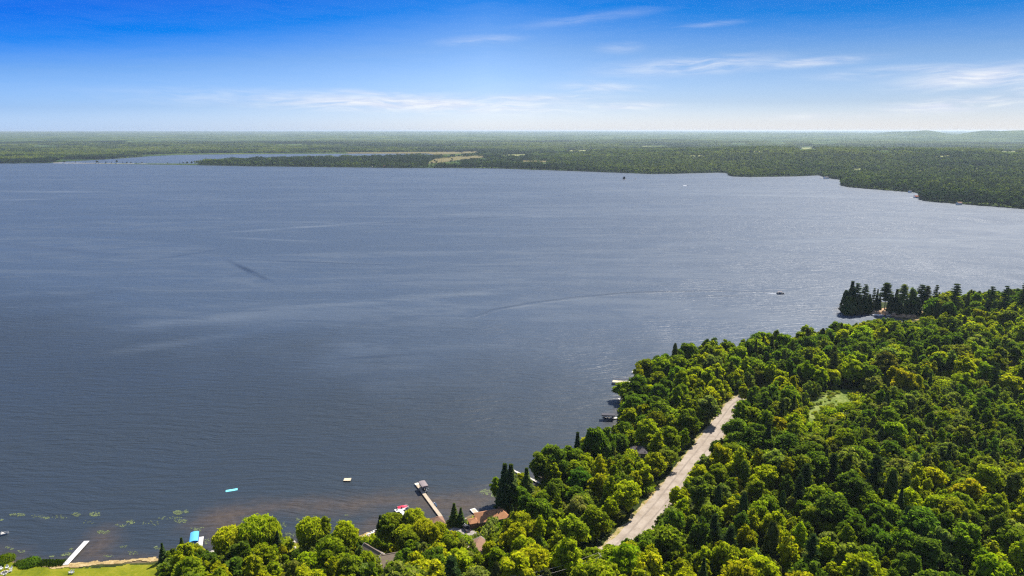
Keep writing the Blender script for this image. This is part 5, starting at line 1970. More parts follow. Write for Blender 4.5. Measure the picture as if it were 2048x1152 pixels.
def pontoon(label, x, y, rz, L=6.6, W=2.5, canopy=M_DARKCAN, fence=M_WHITE, lift=0.0, bimini=True, group=None, people=0):
    t = thing('pontoon_boat', label, 'boat', (x, y, lift), rz, group)
    for s in (-1, 1):
        mb = MB()
        mb.tube([(-L / 2, s * W * .36, .1), (L / 2 - .9, s * W * .36, .1), (L / 2 - .1, s * W * .36, .32)], [.32, .32, .06], 10)
        build(mb, 'pontoon', M_METAL, t)
    mb = MB()
    mb.box((0, 0, .48), (L, W, .12))
    build(mb, 'deck', M_GREYWOOD, t)
    for s in (-1, 1):
        mb = MB()
        mb.box((-.2, s * (W / 2 - .06), .86), (L * .86, .06, .62)).box((-.2, s * (W / 2 - .06), 1.2), (L * .88, .08, .05))
        build(mb, 'fence_panel', fence, t)
    for sx in (-1, 1):
        mb = MB()
        mb.box((-.2 + sx * L * .43, 0, .86), (.06, W - .2, .62))
        build(mb, 'fence_panel', fence, t)
    for (sx, sy, dx, dy) in ((L * .28, -.75, 1.6, .6), (L * .28, .75, 1.6, .6), (-L * .3, 0, .65, 1.8)):
        mb = MB()
        mb.box((sx, sy, .74), (dx, dy, .36))
        build(mb, 'bench', M_SEAT, t)
    mb = MB()
    mb.box((-.2, -.6, .95), (.5, .6, .8), taper=.8)
    build(mb, 'helm_console', M_SEAT, t)
    if bimini:
        mb = MB()
        n = 6
        up = [(xx, W / 2 * q, 2.55 + .18 * (1 - q * q)) for xx in (-L * .38, L * .16) for q in np.linspace(-1, 1, n)]
        mb.add(up, [(j, j + n, j + n + 1, j + 1) for j in range(n - 1)])
        mb.add([(a, b, c - .04) for a, b, c in up], [(j + 1, j + n + 1, j + n, j) for j in range(n - 1)])
        build(mb, 'bimini_top', canopy, t)
        mb = MB()
        for xx in (-L * .38, L * .16):
            for s in (-1, 1):
                mb.tube([(-L * .1, s * (W / 2 - .05), 1.2), (xx, s * (W / 2 - .05), 2.55)], .025, 5)
        build(mb, 'bimini_frame', M_METAL, t)
    outboard(t, -L / 2, .5)
    return t


bx_, by_ = boat_lift('boat lift under a bright blue canopy, beside a short white dock', 388.5, 1073.5, 6.6, 2.9, heading((387, 1083), (389.2, 1064), 3), M_BLUECAN, M_BLUEDK)
pontoon('white pontoon boat parked under the bright blue canopy', bx_, by_, heading((387, 1083), (389.2, 1064), 3), 5.8, 2.2, bimini=False, fence=M_WHITE, lift=.5)
bx_, by_ = boat_lift('boat lift under a taupe canopy at the end of the long wooden dock', 846.8, 967.3, 5.0, 2.7, heading((843.4, 962), (850.6, 972.6), 3), M_GREYCAN, M_GREYCAN, 3.2, .2)
t = runabout('dark-hulled motorboat hanging in shadow under the taupe canopy', 846.8, 967.3, heading((843.4, 962), (850.6, 972.6), 3), 4.4, 1.7, M_HULLDARK, lift=.8)
t.location.x, t.location.y = bx_, by_
bx_, by_ = boat_lift('boat lift under a long charcoal canopy at the wooded shore', 1216.5, 828.5, 7.0, 2.9, R_(-6), M_DARKCAN, M_DARKCAN, 3.0, .25)
t = runabout('dark motorboat with pale deck stored under the charcoal canopy', 1217, 829, R_(174), 6.0, 2.1, M_HULLDARK, lift=.6)
t.location.x, t.location.y = bx_, by_
runabout('white motorboat under a fitted red cover, moored at the white T-shaped dock', 806, 1016.5, R_(20), 4.6, 2.1, M_WHITE, M_RED)


def jetski(label, u, v, rz):
    x, y = map(float, G(u, v))
    t = thing('personal_watercraft', label, 'watercraft', (x, y, 0), rz)
    build(hull(3.2, 1.15, .6, .45, 10, -.12), 'hull', M_HULLBLUE, t)
    mb = MB()
    mb.loft([[(-1.4, -.3, .42), (-1.4, .3, .42), (-1.4, .2, .72), (-1.4, -.2, .72)], [(-.2, -.28, .46), (-.2, .28, .46), (-.2, .2, .86), (-.2, -.2, .86)], [(.3, -.26, .46), (.3, .26, .46), (.3, .2, .78), (.3, -.2, .78)]])
    build(mb, 'seat', M_DARKMETAL, t)
    mb = MB()
    mb.loft([[(.25, -.42, .46), (.25, .42, .46), (.25, .2, 1.0), (.25, -.2, 1.0)], [(1.2, -.3, .5), (1.2, .3, .5), (1.2, .12, .68), (1.2, -.12, .68)]])
    build(mb, 'bow_cowl', M_WHITE, t)
    mb = MB()
    mb.tube([(.15, -.42, 1.08), (.3, 0, 1.02), (.15, .42, 1.08)], .03, 5)
    build(mb, 'handlebar', M_DARKMETAL, t)


jetski('blue and white personal watercraft tied to the long wooden dock', 869.5, 1011, R_(108))

# small open boat at the left edge
t = runabout('small grey open fishing boat drifting at the left edge of the picture', 4, 1069.5, R_(24), 4.6, 1.7, M_HULLGREY, windscreen=False, name='fishing_boat')
mb = MB()
mb.tube([(1.2, .3, .3), (1.35, .55, 1.7)], .03, 5)
build(mb, 'fishing_rod_holder', M_DARKMETAL, t)


# ---- boat under way on the lake with its wake
px_, py_ = map(float, G(1561, 588))
t = pontoon('dark pontoon boat with a canopy, under way and trailing white foam', px_, py_, R_(-4), 7.0, 2.6, M_GREYCAN, M_DARKMETAL)


def wake_strip(name, pts, widths, h, material, label, z=.02):
    """low ridge of disturbed water or foam following a curve"""
    p = np.array([[float(c) for c in G(*q)] for q in pts])
    s = np.concatenate([[0], np.cumsum(np.hypot(*np.diff(p, axis=0).T))])
    n = max(8, int(s[-1] / 3))
    tt = np.linspace(0, s[-1], n)
    c = np.stack([np.interp(tt, s, p[:, 0]), np.interp(tt, s, p[:, 1])], 1)
    for _ in range(20):
        c[1:-1] = (c[:-2] + c[1:-1] * 2 + c[2:]) / 4
    w_ = np.interp(tt, s, widths) * (.7 + .6 * vnoise(tt / 9, tt * 0, 2, 3))
    d = np.gradient(c, axis=0)
    d /= np.hypot(d[:, 0], d[:, 1])[:, None]
    nr = np.stack([-d[:, 1], d[:, 0]], 1)
    prof = [(-.5, 0), (-.25, .55), (0, 1), (.25, .55), (.5, 0)]
    v = np.stack([np.concatenate([c + nr * (a * w_)[:, None], (z + h * b * (.5 + vnoise(tt / 5, tt * 0 + a, 2, 5)) - (.06 if b == 0 else 0))[:, None]], 1) for a, b in prof], 1)
    o = obj(name, np_mesh(name, v.reshape(-1, 3), grid_faces(5, n), material, True, {'shallow': np.zeros(n * 5)}))
    o['kind'] = 'stuff'
    o['label'] = label
    return o


wake_strip('foam', [(1555.5, 588.2), (1545, 587.2), (1530, 586.5)], [1.8, .9, .2], .2, M_FOAM, 'white churned foam behind the moving pontoon boat')
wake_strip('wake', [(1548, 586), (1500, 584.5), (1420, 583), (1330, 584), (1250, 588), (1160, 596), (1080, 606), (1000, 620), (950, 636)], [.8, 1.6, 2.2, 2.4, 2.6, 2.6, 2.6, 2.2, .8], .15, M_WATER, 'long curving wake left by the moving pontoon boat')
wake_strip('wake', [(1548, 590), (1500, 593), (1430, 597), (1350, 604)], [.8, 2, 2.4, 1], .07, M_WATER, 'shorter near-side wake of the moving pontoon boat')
wake_strip('foam', [(1366, 371.6), (1373, 371.4)], [3.5, 3.5], .5, M_FOAM, 'white foam trail of the far speedboat')
t = runabout('tiny white speedboat with foam trail far out on the lake', 1374.5, 371.2, 0.0, 7, 2.4, M_WHITE, name='speedboat')


# ---- lily pads
def lilies(label, spots):
    C, S = [], []
    for (u, v, ru, rv, n) in spots:
        for _ in range(n):
            a, r = random.random() * 6.28, math.sqrt(random.random())
            C.append(tuple(float(c) for c in G(u + math.cos(a) * r * ru, v + math.sin(a) * r * rv)))
            S.append(.14 + .17 * random.random())
    mb = MB()
    for (x, y), s in zip(C, S):
        a0 = random.random() * 6.28
        k = 8
        ring = [(x + s * math.cos(a0 + .25 + 5.78 * j / (k - 1)), y + s * math.sin(a0 + .25 + 5.78 * j / (k - 1)), .035 + .03 * random.random()) for j in range(k)]
        mb.add([(x, y, .03)] + ring, [(0, j + 1, j + 2) for j in range(k - 1)])
    o = build(mb, 'lily_pads', M_LILY)
    o['kind'] = 'stuff'
    o['label'] = label


lilies('yellow-green lily pads in scattered patches off the beach', [(36, 1029.5, 17, 3, 60), (93, 1036, 7, 3, 22), (152, 1029, 9, 4, 40), (190, 1028, 11, 5, 60), (262, 1044, 9, 4, 40), (245, 1050, 14, 4, 22), (207, 1064, 12, 4, 55),
        (356, 1025, 10, 4.5, 90), (373, 1023, 5, 3, 22), (340, 1036, 24, 3, 30), (362, 1042, 14, 4, 36), (395, 1058, 14, 5, 26), (414, 1082, 5, 8, 12), (138, 1108, 8, 3, 26), (128, 1110, 6, 2, 16), (142, 1098, 4, 1.5, 9),
        (14, 1095, 5, 2, 14), (24, 1098, 4, 2, 12), (42, 1103, 10, 2.5, 14), (104, 1112, 7, 2, 12), (250, 1094, 12, 3, 14), (264, 1106, 14, 4, 16), (217, 1112, 10, 2, 16), (316, 1096, 10, 4, 22), (75, 1033, 16, 4, 18), (3, 1040, 4, 2, 10),
        (595, 1039, 4, 4, 16), (597, 1061, 6, 2, 34), (575, 1066, 8, 5, 12), (585, 1070, 7, 4, 12), (582, 1077, 4, 3, 6), (692, 1030, 5, 1, 7), (569, 1050, 10, 6, 10), (628, 1031, 2, 1, 2), (175, 1045, 12, 4, 10), (120, 1034, 20, 4, 16), (300, 1046, 20, 6, 14)])
lilies('pale lily pads beside the tall spruces at the point of the little bay', [(972, 984, 13, 6, 90), (988, 990, 6, 5, 40)])


# ---- reeds and bushes on the lawn shore
def reed_bush(label, u, v, H, R, n, tint, name='reed_clump'):
    x, y, z = GH(u, v)
    a, r = rng.random(n) * 6.28, R * np.sqrt(rng.random(n))
    h = H * (.35 + .65 * rng.random(n)) * (1 - .45 * (r / R) ** 2)
    q = rng.random(n) ** .7
    P = np.stack([np.cos(a) * r * (1 + .3 * q), np.sin(a) * r * (1 + .3 * q), h * q], 1)
    N = np.stack([np.cos(a), np.sin(a), .35 + 0 * a], 1) + rng.normal(size=(n, 3)) * .5
    me = leaf_mesh(name, P, N, .12 + .1 * rng.random(n), np.clip(.3 + q * .45 + rng.normal(size=n) * .1, 0, 1), M_LEAF, aspect=2.6, up=(0, 0, 1))
    o = obj(name, me, None, (x, y, z - .05))
    o['tint'] = [*tint, 1.0]
    tag(o, label, 'plant')
    return o


reed_bush('rounded bright green reed clump on the lawn shore, second from the left edge', 60, 1129, 2.3, 2.7, 1900, (.085, .15, .020))
reed_bush('low yellow-green bush at the water, against the left edge of the picture', 8, 1121, 1.5, 3.0, 1300, (.105, .15, .015))
reed_bush('small reed tuft immediately left of the rounded reed clump', 40, 1128, 1.2, 1.6, 600, (.08, .12, .015))
reed_bush('dark bush at the very left edge beside the fire pit', 0, 1135, 1.6, .9, 500, (.04, .075, .012))
for k, (u, v) in enumerate([(82, 1128), (95, 1128), (108, 1128.5), (121, 1128)]):
    reed_bush(['first', 'second', 'third', 'fourth'][k] + ' tuft of the dark green reeds left of the beach dock', u, v, 1.0, 1.9, 650, (.035, .060, .010))['group'] = 'dark shore reeds left of the dock'


# ---- seats and the fire ring on the lawn
def lawn_chair_mesh():
    parts = {}
    mb = MB()
    mb.box((0, 0, .36), (.55, .55, .05), rx=.1)
    parts['seat'] = mb
    mb = MB()
    for k in range(5):
        mb.box((-.22 + .11 * k, -.32, .68), (.095, .03, .75 + .05 * (2 - abs(k - 2))), rx=.3)
    parts['backrest'] = mb
    for s in (-1, 1):
        mb = MB()
        mb.box((s * .33, 0, .56), (.12, .75, .03))
        parts['armrest' + str(s)] = mb
        mb = MB()
        mb.box((s * .3, .28, .28), (.06, .08, .56)).box((s * .3, -.28, .26), (.06, .08, .52))
        parts['leg' + str(s)] = mb
    return [(k.rstrip('-1'), m.mesh(k.rstrip('-1'), M_WHITE)) for k, m in parts.items()]


CHAIR = lawn_chair_mesh()


def lawn_chair(label, u, v, rz, group, s=1.0):
    x, y, z = GH(u, v)
    t = thing('lawn_chair', label, 'chair', (x, y, z + .05), rz, group)
    t.scale = (s, s, s)
    for nm, me in CHAIR:
        obj(nm, me, t)


fx, fy, fz = GH(9, 1146)
t = thing('fire_pit', 'ring of pale stones for a fire on the lawn, bottom-left corner', 'fire pit', (fx, fy, fz + .06))
for k in range(11):
    a = k * 6.283 / 11
    mb = MB()
    mb.loft([[(math.cos(b) * .26 * (1 + .2 * math.sin(3 * b + k)), math.sin(b) * .22, 0) for b in np.linspace(0, 5.6, 8)], [(math.cos(b) * .27, math.sin(b) * .24, .16) for b in np.linspace(0, 5.6, 8)], [(math.cos(b) * .16, math.sin(b) * .14, .28) for b in np.linspace(0, 5.6, 8)]])
    build(mb, 'stone', M_STONE, t, (math.cos(a) * 1.0, math.sin(a) * 1.0, 0), a)
mb = MB()
mb.prism([(math.cos(a) * .8, math.sin(a) * .8) for a in np.linspace(0, 5.8, 12)], -.02, .05)
build(mb, 'ash_bed', M_DARKMETAL, t)
for k, (u, v, w_) in enumerate([(3.5, 1140, 'left'), (14.5, 1137.2, 'far'), (22, 1139.6, 'far right'), (21.5, 1144, 'right'), (10, 1151.5, 'near')]):
    x, y, _ = GH(u, v)
    lawn_chair('white chair on the %s side of the stone fire ring' % w_, u, v, math.atan2(fy - y, fx - x) - math.pi / 2, 'white chairs round the fire ring', 1.15)
lawn_chair('left one of the two white chairs alone on the beach lawn', 141, 1147.5, 2.6, 'white chairs on the beach lawn', 1.25)
lawn_chair('right one of the two white chairs alone on the beach lawn', 145.5, 1147.5, 2.4, 'white chairs on the beach lawn', 1.25)
for k, (u, v) in enumerate([(727, 1077), (731, 1075.5), (735, 1074)]):
    lawn_chair(['left', 'middle', 'right'][k] + ' one of three white chairs at the small beach between the willows', u, v, .3, 'white chairs at the small beach', 1.3)


def canoe(label, u, v, rz, material, L=4.2, up=True):
    x, y, z = GH(u, v)
    t = thing('kayak', label, 'kayak', (x, y, z + .1), rz, 'kayaks drawn up on the shore')
    mb = MB()
    rings = []
    for i in range(11):
        q = -1 + i / 5
        k = max(.04, (1 - q * q) ** .6)
        rings.append([(q * L / 2, math.cos(b) * .38 * k, .2 + math.sin(b) * .2 * k + .12 * q * q) for b in np.linspace(0, 5.5, 9)])
    mb.loft(rings)
    build(mb, 'hull', material, t)
    mb = MB()
    mb.prism([(math.cos(a) * .5, math.sin(a) * .22) for a in np.linspace(0, 5.7, 10)], .36, .42)
    build(mb, 'cockpit', M_DARKMETAL, t)


canoe('white kayak lying furthest left on the small beach', 741, 1067, .9, M_WHITE)
canoe('white kayak in the middle of the row on the small beach', 745, 1065.5, 1.0, M_WHITE)
canoe('white kayak furthest right on the small beach, by the dark conifer', 749.5, 1063.5, 1.1, M_WHITE)
canoe('red kayak at the water beside a tall willow', 680, 1066, .2, M_RED)


def boulder(label, u, v, r, material=M_STONE):
    x, y, z = GH(u, v)
    mb = MB()
    rings = []
    for j in range(6):
        ph = -.5 + j * .42
        rings.append([(math.cos(a) * r * math.cos(ph) * (1 + .18 * math.sin(a * 2 + j) + .1 * math.sin(a * 3.3)), math.sin(a) * r * .8 * math.cos(ph) * (1 + .15 * math.cos(a * 2 - j)), r * .7 * math.sin(ph)) for a in np.linspace(0, 5.7, 10)])
    mb.loft(rings)
    tag(build(mb, 'boulder', material, None, (x, y, z + r * .2), r * 3), label, 'rock')


boulder('pale boulder at the water right of the short white dock', 424, 1107, 1.1)
boulder('pale boulder at the water edge of the sunny shore lawn patch', 588, 1085, .7)
boulder('small dark boulder at the left end of the sunny shore lawn patch', 577, 1086, .6, M_BRICK)
boulder('pale boulder at the shore of the little bay', 1068, 992, 1.0)
boulder('sandy-coloured boulder below the pale one at the little bay', 1076, 998, 1.0, M_ROCK)
boulder('rock on the lawn of the sunny shore patch', 590, 1096, .6)


# ---- houses
def slab(mb, quad, th=.16, mi=0):
    q = [Vector(p) for p in quad]
    nrm = (q[1] - q[0]).cross(q[2] - q[0]).normalized()
    if nrm.z < 0:
        nrm = -nrm
    return mb.loft([[p - nrm * th for p in q], [p for p in q]], mi)


def window(parent, x, y, z, w_, h, rz, off=.03):
    mb = MB()
    t_ = .07
    for s in (-1, 1):
        mb.box((s * (w_ / 2 + t_ / 2), 0, 0), (t_, .08, h + 2 * t_)).box((0, 0, s * (h / 2 + t_ / 2)), (w_, .08, t_))
    mb.box((0, 0, 0), (.05, .05, h))
    o = build(mb, 'window', M_WHITE, parent, (x, y, z), rz)
    g = MB()
    g.box((0, 0, 0), (w_, .03, h))
    build(g, 'pane', M_GLASS, o)
    return o


def door(parent, x, y, z, rz, material=M_WHITE, w_=.95, h=2.05):
    mb = MB()
    mb.box((0, 0, h / 2), (w_, .07, h))
    o = build(mb, 'door', material, parent, (x, y, z), rz)
    g = MB()
    g.tube([(w_ * .38, -.05, 1.0), (w_ * .38, -.1, 1.0)], .03, 6)
    build(g, 'handle', M_METAL, o)


def block(t, L, W, eave, ridge, wallm, roofm, x=0, y=0, hip=0.0, hip2=None, over=.45, trim=None, z0=-.6):
    """walls and a gable or hip roof, ridge along local x, as parts of thing t"""
    hip2 = hip if hip2 is None else hip2
    mb = MB()
    mb.box((x, y, (eave + z0) / 2), (L, W, eave - z0))
    for s, hp in ((-1, hip), (1, hip2)):
        if hp == 0:
            e = L / 2
            a, b = min(s * e, s * (e - .12)), max(s * e, s * (e - .12))
            k = 1 - .1
            mb.loft([[(x + a, y - W / 2, eave), (x + a, y + W / 2, eave), (x + a, y, ridge - .1)], [(x + b, y - W / 2, eave), (x + b, y + W / 2, eave), (x + b, y, ridge - .1)]])
    build(mb, 'wall', wallm, t)
    rb = MB()
    sl = (ridge - eave) / (W / 2)
    eo, zo = W / 2 + over, eave - over * sl + .12
    rz_ = ridge + .12
    lo, ro = x - L / 2 - over, x + L / 2 + over
    lr, rr = (lo + hip + (over if hip else 0)), (ro - hip2 - (over if hip2 else 0))
    for s in (-1, 1):
        slab(rb, [(lo, y + s * eo, zo), (ro, y + s * eo, zo), (rr, y, rz_), (lr, y, rz_)])
    if hip:
        slab(rb, [(lo, y - eo, zo), (lo, y + eo, zo), (lr, y, rz_)])
    if hip2:
        slab(rb, [(ro, y + eo, zo), (ro, y - eo, zo), (rr, y, rz_)])
    ro_ = build(rb, 'roof', roofm, t)
    cap = MB()
    cap.box((( lr + rr) / 2, y, rz_ + .03), (rr - lr, .3, .06))
    build(cap, 'ridge_cap', roofm, ro_)
    if trim:
        tb = MB()
        for s in (-1, 1):
            tb.box((x, y + s * (eo + .05), zo - .12), (L + 2 * over, .10, .2))
            for q, hp in ((-1, hip), (1, hip2)):
                if not hp:
                    e = x + q * (L / 2 + over + .06)
                    tb.loft([[(e - .05, y + s * eo, zo - .2), (e - .05, y, rz_ - .2), (e - .05, y, rz_ + .06), (e - .05, y + s * eo, zo + .06)], [(e + .05, y + s * eo, zo - .2), (e + .05, y, rz_ - .2), (e + .05, y, rz_ + .06), (e + .05, y + s * eo, zo + .06)]])
        build(tb, 'fascia', trim, t)
    return ro_


def vent(parent, x, y, z, r=.12, h=.5, m=M_DARKMETAL):
    mb = MB()
    mb.tube([(x, y, z - .3), (x, y, z + h)], r, 7)
    mb.tube([(x, y, z + h), (x, y, z + h + .08)], r * 1.5, 7)
    build(mb, 'roof_vent', m, parent)


hz0 = hz
t = thing('house', 'low brown house with an orange hip roof beside the gravel driveway', 'house', (hcx, hcy, hz0), hr)
ro_ = block(t, HL, HW, 2.7, 4.5, M_BRICK, M_ORANGE, hip=2.6, hip2=2.2, trim=M_TANROOF)
for xx in (-2.2, 1.6):
    vent(ro_, xx, -1.1, 4.0)
mb = MB()
mb.box((3.2, .6, 4.6), (.7, .7, 1.1))
build(mb, 'chimney', M_BRICK, ro_)
block(t, 3.4, 3.4, 2.3, 3.1, M_BRICK, M_ORANGE, x=-HL / 2 - 1.6, y=-HW / 2 + 2.2, hip=1.2, hip2=1.0, over=.3)
for xx in (-3.6, -.6, 2.6, 4.4):
    window(t, xx, -HW / 2 - .02, 1.5, 1.3, 1.0, 0)
door(t, .9, -HW / 2 - .03, .1, 0)
for xx in (-3.0, 2.0):
    window(t, xx, HW / 2 + .02, 1.5, 1.8, 1.3, math.pi)
# back deck with railing
c_, s_ = math.cos(hr), math.sin(hr)
mb = MB()
for j in range(16):
    mb.box((-HL / 2 + 1.0 + .3 * j, HW / 2 + 1.9, .5), (.27, 3.2, .06))
build(mb, 'back_deck', M_GREYWOOD, t)
mb = MB()
for j in range(14):
    a = math.pi * .5 + j * math.pi / 13
    mb.box((-HL / 2 - 3.4 + math.cos(a) * 1.6, .6 + math.sin(a) * 2.6, .55), (.16, .16, 1.0))
    if j:
        a0 = math.pi * .5 + (j - 1) * math.pi / 13
        p, q = Vector((-HL / 2 - 3.4 + math.cos(a0) * 1.6, .6 + math.sin(a0) * 2.6, 1.05)), Vector((-HL / 2 - 3.4 + math.cos(a) * 1.6, .6 + math.sin(a) * 2.6, 1.05))
        mb.tube([p, q], .09, 5).tube([p - Vector((0, 0, .45)), q - Vector((0, 0, .45))], .07, 5)
build(mb, 'curved_railing', M_WHITE, t)
ux, uy, uz = GH(980.5, 1030, 0)
t = thing('patio_umbrella', 'pink-red patio umbrella open behind the orange roof', 'umbrella', (ux, uy, uz))
ux2, uy2 = map(float, G(980.5, 1025, uz + 3.0))
t.location = (ux2, uy2, uz + .3)
mb = MB()
n = 8
mb.add([(0, 0, 3.0)] + [(1.45 * math.cos(j * 6.283 / n), 1.45 * math.sin(j * 6.283 / n), 2.45) for j in range(n)], [(0, j + 1, (j + 1) % n + 1) for j in range(n)])
mb.add([(0, 0, 2.96)] + [(1.45 * math.cos(j * 6.283 / n), 1.45 * math.sin(j * 6.283 / n), 2.41) for j in range(n)], [(0, (j + 1) % n + 1, j + 1) for j in range(n)])
build(mb, 'canopy', M_PINK, t)
mb = MB()
mb.tube([(0, 0, -.3), (0, 0, 2.95)], .035, 6)
build(mb, 'pole', M_METAL, t)
for j in range(n):
    mb = MB()
    mb.tube([(0, 0, 2.9), (1.4 * math.cos(j * 6.283 / n), 1.4 * math.sin(j * 6.283 / n), 2.38)], .02, 4)
    build(mb, 'rib', M_METAL, t)
mb = MB()
mb.tube([(0, 0, -.3), (0, 0, -.2)], .4, 10)
build(mb, 'base', M_STONE, t)
gx_, gy_, gz_ = GH(940, 1048)
t = thing('garden_barrel', 'round pale planter tub at the corner of the orange-roofed house', 'planter', (gx_, gy_, gz_))
mb = MB()
mb.tube([(0, 0, 0), (0, 0, .5), (0, 0, 1.0)], [.62, .78, .7], 12)
build(mb, 'tub', M_CREAM, t)
mb = MB()
mb.tube([(0, 0, 1.0), (0, 0, 1.03)], .62, 12)
build(mb, 'lid', M_DARKWOOD, t)

t = thing('house', 'taupe-roofed two-winged house with white trim, half hidden by willows', 'house', ((ax + bx) / 2, (ay + by) / 2, min(az_, bz)))
tr = t


def wing(x, y, L, W, rz, eave, ridge, first):
    e = bpy.data.objects.new('wing', None)
    COL.objects.link(e)
    e.parent = tr
    e.location = (x - tr.location.x, y - tr.location.y, 0)
    e.rotation_euler = (0, 0, rz)
    block(e, L, W, eave, ridge, M_SIDING, M_TANROOF, trim=M_WHITE)
    for xx in (-L * .3, 0, L * .3):
        window(e, xx, -W / 2 - .02, 1.5, 1.2, 1.1, 0)
    if first:
        window(e, L / 2 + .02, 0, 1.6, 1.2, 1.2, math.pi / 2)
        door(e, L / 2 + .03, 1.6, .1, math.pi / 2)


wing(ax, ay, AL, 5.2, ar, 2.6, 5.0, True)
wing(bx, by, BL, 7.0, br, 2.6, 5.0, False)

t = thing('garage', 'garage with a brown gable roof seen behind thin grey-leaved trees', 'garage', (gx0, gy0, gz0), gr)
block(t, GL + 1.0, 5.6, 2.4, 4.2, M_CREAM, M_BROWNROOF, trim=M_WHITE)
mb = MB()
for j in range(4):
    mb.box((0, 0, .27 + .53 * j), (2.6, .06, .5))
build(mb, 'garage_door', M_WHITE, t, ((GL + 1) / 2 + .04, 0, 0), math.pi / 2)
window(t, 0, -2.82, 1.4, 1.0, .8, 0)

t = thing('boathouse', 'small boathouse with a pinkish-brown hip roof at the foot of the long dock', 'boathouse', (tx0, ty0, tz0), R_(20))
block(t, 4.8, 4.4, 2.4, 4.0, M_CREAM, M_BROWNROOF, hip=2.0, trim=M_WHITE)
door(t, -.8, -2.23, 0, 0)
window(t, 1.1, -2.22, 1.4, 1.0, .8, 0)

t = thing('cottage', 'dark-roofed cottage half buried in trees left of the gravel road', 'house', (cx0, cy0, cz0), cr)
ro_ = block(t, CL + .6, 6.0, 2.7, 4.4, M_DARKWOOD, M_DARKROOF, hip=1.8, hip2=1.8, trim=M_DARKWOOD)
mb = MB()
mb.box((-1.2, -1.7, 4.0), (.6, .6, 1.9))
build(mb, 'chimney', M_BRICK, ro_)
for xx in (-2.2, 2.2):
    window(t, xx, -3.02, 1.5, 1.2, 1.0, 0)
door(t, .4, -3.03, .1, 0)


# ---- pickup
def pickup(label, u, v, rz):
    x, y, z = GH(u, v)
    t = thing('pickup_truck', label, 'truck', (x, y, z + .13), rz)
    mb = MB()

    def sec(xx, w_, z0, z1, zt):
        return [(xx, -w_, z0), (xx, -w_, z1), (xx, -w_ * .9, zt), (xx, w_ * .9, zt), (xx, w_, z1), (xx, w_, z0)]
    mb.loft([sec(2.62, .78, .48, .8, .88), sec(2.5, .92, .38, .92, 1.02), sec(1.3, .95, .38, .98, 1.12), sec(.9, .95, .38, 1.0, 1.14), sec(-.75, .95, .38, 1.0, 1.12)])
    build(mb, 'body', M_TRUCK, t)
    mb = MB()
    mb.box((-1.65, 0, .55), (1.9, 1.7, .1))
    for s in (-1, 1):
        mb.box((-1.68, s * .9, .74), (1.86, .1, .62))
    mb.box((-2.58, 0, .74), (.08, 1.7, .62))
    build(mb, 'cargo_bed', M_TRUCK, t)
    mb = MB()
    mb.loft([[(1.12, -.86, 1.1), (1.12, .86, 1.1), (-.82, .86, 1.1), (-.82, -.86, 1.1)], [(.42, -.70, 1.66), (.42, .70, 1.66), (-.62, .70, 1.66), (-.62, -.70, 1.66)]])
    build(mb, 'cab_windows', M_GLASS, t)
    mb = MB()
    mb.prism([(.46, -.72), (.46, .72), (-.66, .72), (-.66, -.72)], 1.655, 1.74)
    build(mb, 'roof_panel', M_TRUCK, t)
    for sx in (1.65, -1.6):
        for s in (-1, 1):
            mb = MB()
            mb.tube([(0, -.13, 0), (0, .13, 0)], .39, 14)
            w_ = build(mb, 'wheel', M_RUBBER, t, (sx, s * .84, .26))
            r_ = MB()
            r_.tube([(0, -.14, 0), (0, .14, 0)], .22, 10)
            build(r_, 'rim', M_METAL, w_)
    for s in (-1, 1):
        mb = MB()
        mb.box((2.57, s * .66, .8), (.14, .34, .18))
        build(mb, 'headlight', M_WHITE, t)
        mb = MB()
        mb.box((-2.63, s * .86, .82), (.04, .14, .3))
        build(mb, 'tail_light', M_RED, t)
        mb = MB()
        mb.box((.85, s * 1.06, 1.2), (.14, .2, .16))
        build(mb, 'mirror', M_TRUCK, t)
    mb = MB()
    mb.box((2.66, 0, .5), (.12, 1.7, .18)).box((-2.66, 0, .46), (.1, 1.7, .16))
    build(mb, 'bumper', M_METAL, t)


pickup('dark grey pickup truck parked on the gravel driveway', 932, 1059, R_(116))


# ---- power lines between two poles hidden in the trees
def utility_pole(label, p, z_top):
    x, y = float(p[0]), float(p[1])
    zg = float(land_h(np.array([x]), np.array([y]))[0])
    t = thing('utility_pole', label, 'utility pole', (x, y, zg - .2), math.atan2(dv_[1], dv_[0]), 'utility poles of the power line')
    h = z_top - zg + .6
    mb = MB()
    mb.tube([(0, 0, 0), (0, 0, h)], [.17, .11], 8)
    build(mb, 'mast', M_GREYWOOD, t)
    mb = MB()
    mb.box((0, 0, h - .45), (.1, 2.3, .1))
    build(mb, 'crossarm', M_GREYWOOD, t)
    for s in (-1, 0, 1):
        mb = MB()
        mb.tube([(0, s * 1.05, h - .38), (0, s * 1.05, h - .16)], .06, 6)
        build(mb, 'insulator', M_STONE, t)


utility_pole('utility pole at the lower end of the wires, below the bottom edge of the trees', wx[0], 14.6)
utility_pole('utility pole among dark trees at the upper end of the wires', wx[-1], 14.6)
for s, lab in ((-1.05, 'nearer strand of the power line crossing in front of the dark tree gap'), (1.05, 'farther strand of the power line crossing in front of the dark tree gap')):
    pts = []
    nn = np.array([-dv_[1], dv_[0]]) * s
    for k in range(25):
        q = k / 24
        p = wx[0] * (1 - q) + wx[-1] * q + nn
        pts.append((p[0], p[1], 14.8 - 2.2 * 4 * q * (1 - q) * .8))
    mb = MB()
    mb.tube(pts, .035, 5)
    tag(build(mb, 'power_line', M_STONE), lab, 'wire', 'wires of the power line')

